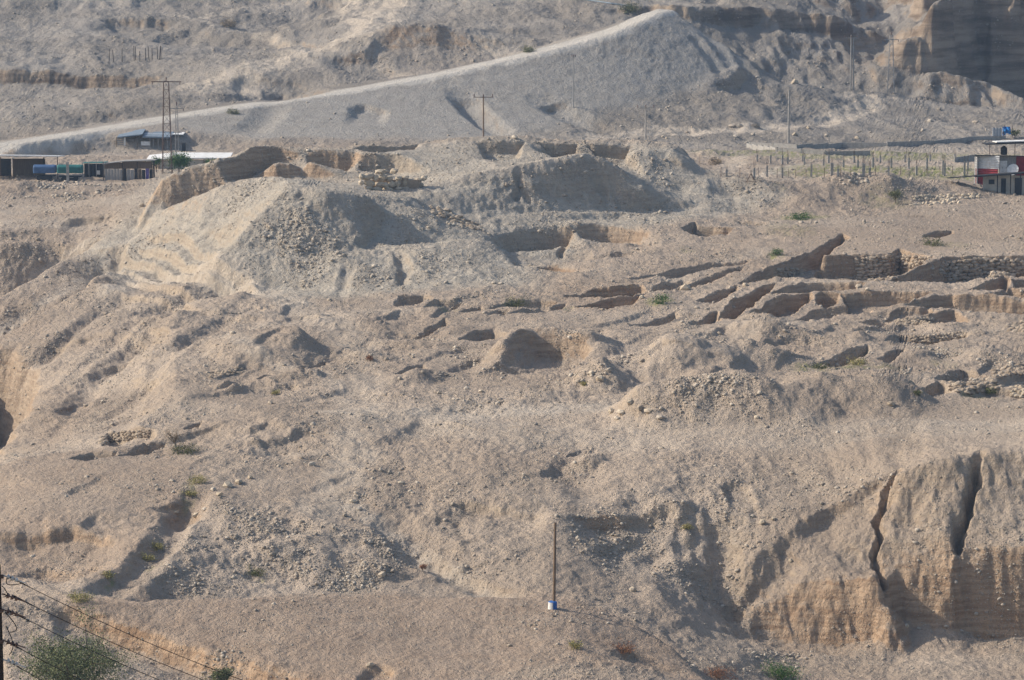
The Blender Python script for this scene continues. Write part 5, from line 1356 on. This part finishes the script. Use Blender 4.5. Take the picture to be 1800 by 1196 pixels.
for n_ in range(9):
    g = G(1768+3.0*n_+r_.normal(0,1), 336+r_.normal(0,.8), 480); v, f = rock_shape(300+n_, .4); s = r_.uniform(.25,.45)
    me = new_mesh('rubbish_sack', v*np.array((s*1.2,s,s*.7)), f, WHITEP if n_ % 2 else DARK); o = bpy.data.objects.new('rubbish_sack', me); COL.objects.link(o); o.location = tuple(g+np.array((0,0,s*.3))); o.rotation_euler = (0,0,r_.uniform(0,6)); tag(o, 'small rubbish sack in the heap before the low shed', 'sack', 'rubbish sacks before the low shed')
# blue strip by the road bend
q = [ray_hit(px, py, z_all, 700) for px, py in ((1012,0),(1040,4),(1075,9),(1110,14))]; m = MB()
o = MB().tube([tuple(a+np.array((0,0,.35))) for a in q], .14, 8).build('blue_pipe', ROOFB, origin=q[1]); tag(o, 'long thin blue grey pipe lying on the slope above the road bend', 'pipe')

# ------------------------------------------------------------------ masonry and boulders
def stone_at(c, sx, sy, sz, parent, r, pool=ROCKS, rz=None):
    o = bpy.data.objects.new('stone', pool[r.integers(len(pool))]); COL.objects.link(o); o0 = getattr_world(parent) if parent else np.zeros(3)
    o.location = tuple(np.array(c)-o0); o.scale = (sx/1.7, sy/1.7, sz/1.7); o.rotation_euler = (r.normal(0,.08), r.normal(0,.08), r.normal(0,.2) if rz is None else rz)
    if parent: o.parent = parent
    return o
r_ = np.random.default_rng(21)
Dm = G(690, 335)[1]+.5
MS = [(200,345,90,40),(285,308,64,40),(330,300,50,22),(395,302,64,38),(215,395,90,46),(258,352,52,42),(310,350,62,50),(360,362,52,44),(285,402,62,42),(330,408,52,42),(378,402,62,42),(425,397,44,42),(150,345,34,50),(150,392,44,34),(265,436,92,28),(350,437,84,28),(430,432,64,28),(480,390,52,44),(530,382,52,42),(577,372,52,38),(620,357,44,38),(485,430,64,28),(545,425,64,28),(594,405,52,32),(205,430,60,30),(430,360,50,36),(480,355,50,36)]
t = thing('masonry_wall', 'ruined wall of pale dressed blocks on top of the tell', 'wall', G(690, 337))
k = ppm(Dm)
for x, y, w, h in MS:
    px, py = 600+x/4.27, 230+y/4.27; dd = Dm+(px-690)*.028; c = W(px, py, dd); stone_at(c, w/4.27/k*1.08, .9, h/4.27/k*1.1, t, r_, BLOCKS)
c0, c1 = W(648, 335, Dm+.6), W(738, 335, Dm+1.4); zt = W(690, 312, Dm)[2]
MB().box(((c0[0]+c1[0])/2, Dm+.75, (zt+c0[2])/2-.5), (c1[0]-c0[0], .7, zt-c0[2]+.2)).build('core', plain('packed_earth', (.33,.26,.19)), t)
def rubble_face(name, label, poly, n, s0, s1, cat='wall', pool=RUBS, seed=1, layer=.15):
    """stones laid against the ground surface inside a traced outline"""
    r = np.random.default_rng(seed); P = np.array(poly, float); x0, y0 = P.min(0); x1, y1 = P.max(0); got = []; tries = 0
    while len(got) < n and tries < n*60:
        tries += 1; q = np.array((r.uniform(x0,x1), r.uniform(y0,y1)))
        if poly_sd(np.array([q[0]]), np.array([q[1]]), P)[0] < 0: continue
        if any(abs(q[0]-a[0]) < s0*.75 and abs(q[1]-a[1]) < s0*.55 for a in got): continue
        got.append(q)
    t = thing(name, label, cat, G((x0+x1)/2, y1-1))
    for q in got:
        c = G(q[0], q[1]); k = ppm(c[1]); s = r.uniform(s0, s1)/k; stone_at(c+np.array((0,-layer*s,0)), s*r.uniform(1,1.5), s*.9, s*r.uniform(.65,.95), t, r, pool)
rubble_face('rubble_wall', 'rubble wall of round stones in the largest dig square', [(1500,456),(1580,448),(1600,452),(1575,490),(1545,494),(1510,492)], 95, 7, 10, seed=31)
rubble_face('rubble_wall', 'stone wall in the dig square at the right edge', [(1655,462),(1720,455),(1800,456),(1800,482),(1740,488),(1665,492),(1650,478)], 110, 8, 11, seed=32)
rubble_face('rubble_wall', 'short stone wall at the left end of the largest dig square', [(1368,474),(1410,472),(1412,486),(1368,485)], 34, 7, 9, seed=33)
rubble_face('rubble_wall', 'sloping stone facing right of the largest rubble wall', [(1595,450),(1640,451),(1612,468),(1592,472)], 26, 7, 9, seed=34)
rubble_face('rubble_wall', 'stony back wall of the sunken pit below the dig squares', [(1600,592),(1640,590),(1700,583),(1698,592),(1650,601),(1610,602)], 60, 6, 9, seed=35)
rubble_face('ruined_wall', 'tumbled stone wall at the right edge above the cart track', [(1672,672),(1740,665),(1760,680),(1720,692),(1668,688)], 60, 8, 12, seed=36)
rubble_face('ruined_wall', 'tumbled stone wall nearest the right edge of the ruins', [(1745,650),(1800,640),(1800,656),(1750,664)], 40, 8, 11, seed=37)
rubble_face('ruined_wall', 'square corner of coursed stones at the lower right edge', [(1776,676),(1800,674),(1800,698),(1780,698)], 22, 8, 11, pool=BLOCKS, seed=38)
rubble_face('rubble_wall', 'low wall of brown stones beside the left trenches', [(176,770),(200,760),(262,756),(262,768),(200,776),(178,780)], 46, 6, 9, seed=39)
rubble_face('stone_row', 'row of orange stones in front of the low shed', [(1604,346),(1660,343),(1722,342),(1722,349),(1660,352),(1604,352)], 44, 6, 9, pool=BLOCKS, seed=40)
rubble_face('stone_row', 'row of pale stones lying below the orange stone row', [(1598,358),(1690,352),(1690,358),(1600,362)], 16, 6, 10, pool=BLOCKS, seed=41)
rubble_face('rubble_patch', 'loose brown stonework at the foot of the tell between the spoil cones', [(758,362),(790,370),(850,400),(842,408),(800,392),(760,378)], 36, 6, 10, 'rubble', seed=42)
rubble_face('rubble_patch', 'stones spilling along the left trench line', [(365,655),(425,645),(430,655),(370,665)], 26, 5, 8, 'rubble', seed=43)
rubble_face('rubble_patch', 'stone pile at the right edge below the dig squares', [(1770,575),(1800,565),(1800,582),(1775,584)], 26, 7, 10, 'rubble', seed=44)
rubble_face('rubble_patch', 'low rubble ridge between the dig squares and the sunken pit', [(1570,562),(1640,558),(1640,568),(1575,572)], 34, 6, 9, 'rubble', seed=45)
BO = [(672,1009,14,'pale boulder lying alone on the stony fan'),(690,1003,9,None),(905,241,11,'rounded boulder just behind the rim of the tell'),(1092,724,15,'pale boulder at the left foot of the long spoil heap'),(1075,722,12,None),(1108,706,13,None),(1125,716,12,None),(1140,722,14,None),(1085,735,10,None),(1160,733,12,None),(1055,664,16,'orange brown boulder on the front of the boulder heap'),(1070,650,11,None),(1040,655,12,None),
      (1286.4,221,10,'boulder on the far plain left of the concrete pole'),(1299.7,221,9,None),(1328.8,221,11,None),(1293,239,8,None),(1323.7,236,8,None),(1397.3,236,9,None),(1420.7,224,8,None),(1452.5,238,7,None),(1507.7,242,9,'upright pale yellow boulder on the far plain'),(1622.4,229,8,None),(1634.8,212.5,9,None),(1651.5,191.5,7,None),(1397,144,12,'orange outcrop boulder on the crest of the far low hill'),(1445.8,153,7,None),(1715,214,9,None),
      (400,852,16,'pale boulder beside the head of the left gully'),(385,868,13,None),(375,860,10,None),(420,846,14,None),(440,838,11,None),(345,905,13,'pale boulder in the middle of the left gully'),(360,895,9,None),(310,900,8,None),(1282,1012,10,None),(1113,1036,13,'orange boulder near the gully right of the pole'),(620,880,11,'boulder on the upper part of the stony fan'),(632,894,10,None),(606,905,9,None),(705,848,10,None),(548,815,12,None),(820,682,8,None),(845,687,10,'pale boulder below the crescent shaped scoop'),(880,706,9,None),(772,690,9,None),(476,708,10,None),(150,712,9,None),(180,705,7,None),(36,727,7,None),(1390,985,9,None),(1340,917,12,None),(1360,911,9,None),(650,1168,12,None),
      (1205,505,16,'large pale boulder at the corner of the middle dig squares'),(1128,522,9,None),(1285,506,12,None),(1310,500,10,None),(868,497,8,None),(880,498,7,None),(1510,503,12,'flat dark slab lying on the baulk between dig squares'),(1525,508,9,None),(1566,709,14,'orange stone at the right foot of the last spoil heap'),(1470,642,11,None),(1490,637,9,None),(1330,733,9,None),(1208,232,6,None),(1165,240,6,None),(1172,243,7,'pale upright stone at the right rim of the tell'),(212,335,7,None),(250,360,9,None),(1593,1100,9,None),(1330,1155,8,None)]
def place_words(px, py):
    if py < 260: return 'boulder lying on the far plain and slopes', 'boulders on the far plain'
    if py < 560: return 'loose boulder among the tell and dig squares', 'boulders around the tell'
    if py < 780: return 'loose boulder among the spoil heaps of the plateau', 'boulders on the plateau'
    return 'loose boulder on the stony slopes in the foreground', 'boulders on the near slopes'
r_ = np.random.default_rng(77)
for px, py, s, lab in BO:
    g = G(px, py+s*.25); k = ppm(g[1]); d = s/k
    o = stone_at(g+np.array((0,0,d*.18)), d*r_.uniform(1,1.35), d*.9, d*r_.uniform(.6,.85), None, r_, BLOCKS if 'pale' in (lab or '') or 'orange' in (lab or '') or r_.random() < .35 else ROCKS, r_.uniform(0,6)); o.name = 'boulder'
    a, b = place_words(px, py); tag(o, lab or a, 'boulder', b)

# ------------------------------------------------------------------ say which one: order within each look-alike group
ORD = ['first','second','third','fourth','fifth','sixth','seventh','eighth','ninth','tenth','eleventh','twelfth','thirteenth','fourteenth','fifteenth','sixteenth','seventeenth','eighteenth','nineteenth','twentieth']
def number_group(objs, fmt):
    objs = sorted(objs, key=lambda o: o.location.x/o.location.y)
    for i, o in enumerate(objs): o['label'] = fmt % ('leftmost' if i == 0 else 'rightmost' if i == len(objs)-1 else ORD[i]+' from the left')
tops = [o for o in bpy.data.objects if o.parent is None and o.get('label')]
pst = [o for o in tops if o.get('group') == 'unfinished concrete posts in the fenced plot']
for lo, hi, nm in ((0, 552, 'front'), (552, 576, 'second'), (576, 606, 'third'), (606, 900, 'back')):
    row = [o for o in pst if lo <= o.location.y < hi]
    if row: number_group(row, 'grey concrete post with rebar, %s in the '+nm+' row of the plot')
number_group([o for o in tops if o.get('group') == 'stakes on the upper left hillside'], 'thin dark stake on the upper left hillside, %s of the cluster')
number_group([o for o in tops if o.get('group') == 'rubbish sacks before the low shed'], 'small rubbish sack before the low shed, %s of the heap')
for gname, words in (('boulders on the far plain','plain boulder on the far plain and slopes, %s'),('boulders around the tell','loose boulder among tell and dig squares, %s'),('boulders on the plateau','loose boulder among the plateau spoil heaps, %s'),('boulders on the near slopes','loose boulder on the stony near slopes, %s')):
    sub = [o for o in tops if o.get('group') == gname and o['label'].startswith(('boulder lying','loose boulder'))]
    if sub: number_group(sub, words)
# ------------------------------------------------------------------ the hazy air
def build_haze():
    me = bpy.data.meshes.new("haze"); bm = bmesh.new()
    x0, x1, y0, y1, z0, z1 = -1300, 1300, -40, 1330, -16, 150
    v = [bm.verts.new(p) for p in ((x0,y0,z0),(x1,y0,z0),(x1,y1,z0),(x0,y1,z0),(x0,y0,z1),(x1,y0,z1),(x1,y1,z1),(x0,y1,z1))]
    for f in ((3,2,1,0),(4,5,6,7),(0,1,5,4),(1,2,6,5),(2,3,7,6),(3,0,4,7)): bm.faces.new([v[i] for i in f])
    bm.to_mesh(me); bm.free()
    m = bpy.data.materials.new("hazy_air"); m.use_nodes = True; t = m.node_tree
    for n in list(t.nodes):
        if n.type != 'OUTPUT_MATERIAL': t.nodes.remove(n)
    pv = t.nodes.new('ShaderNodeVolumePrincipled'); pv.inputs['Color'].default_value = (.46,.68,1.0,1); pv.inputs['Density'].default_value = 0.00013; pv.inputs['Anisotropy'].default_value = 0.2
    t.links.new(pv.outputs[0], [n for n in t.nodes if n.type == 'OUTPUT_MATERIAL'][0].inputs['Volume'])
    me.materials.append(m)
    o = bpy.data.objects.new("haze", me); COL.objects.link(o); o['kind'] = 'stuff'; o['label'] = 'thin pale haze filling the air over the valley'; o['category'] = 'haze'
build_haze()
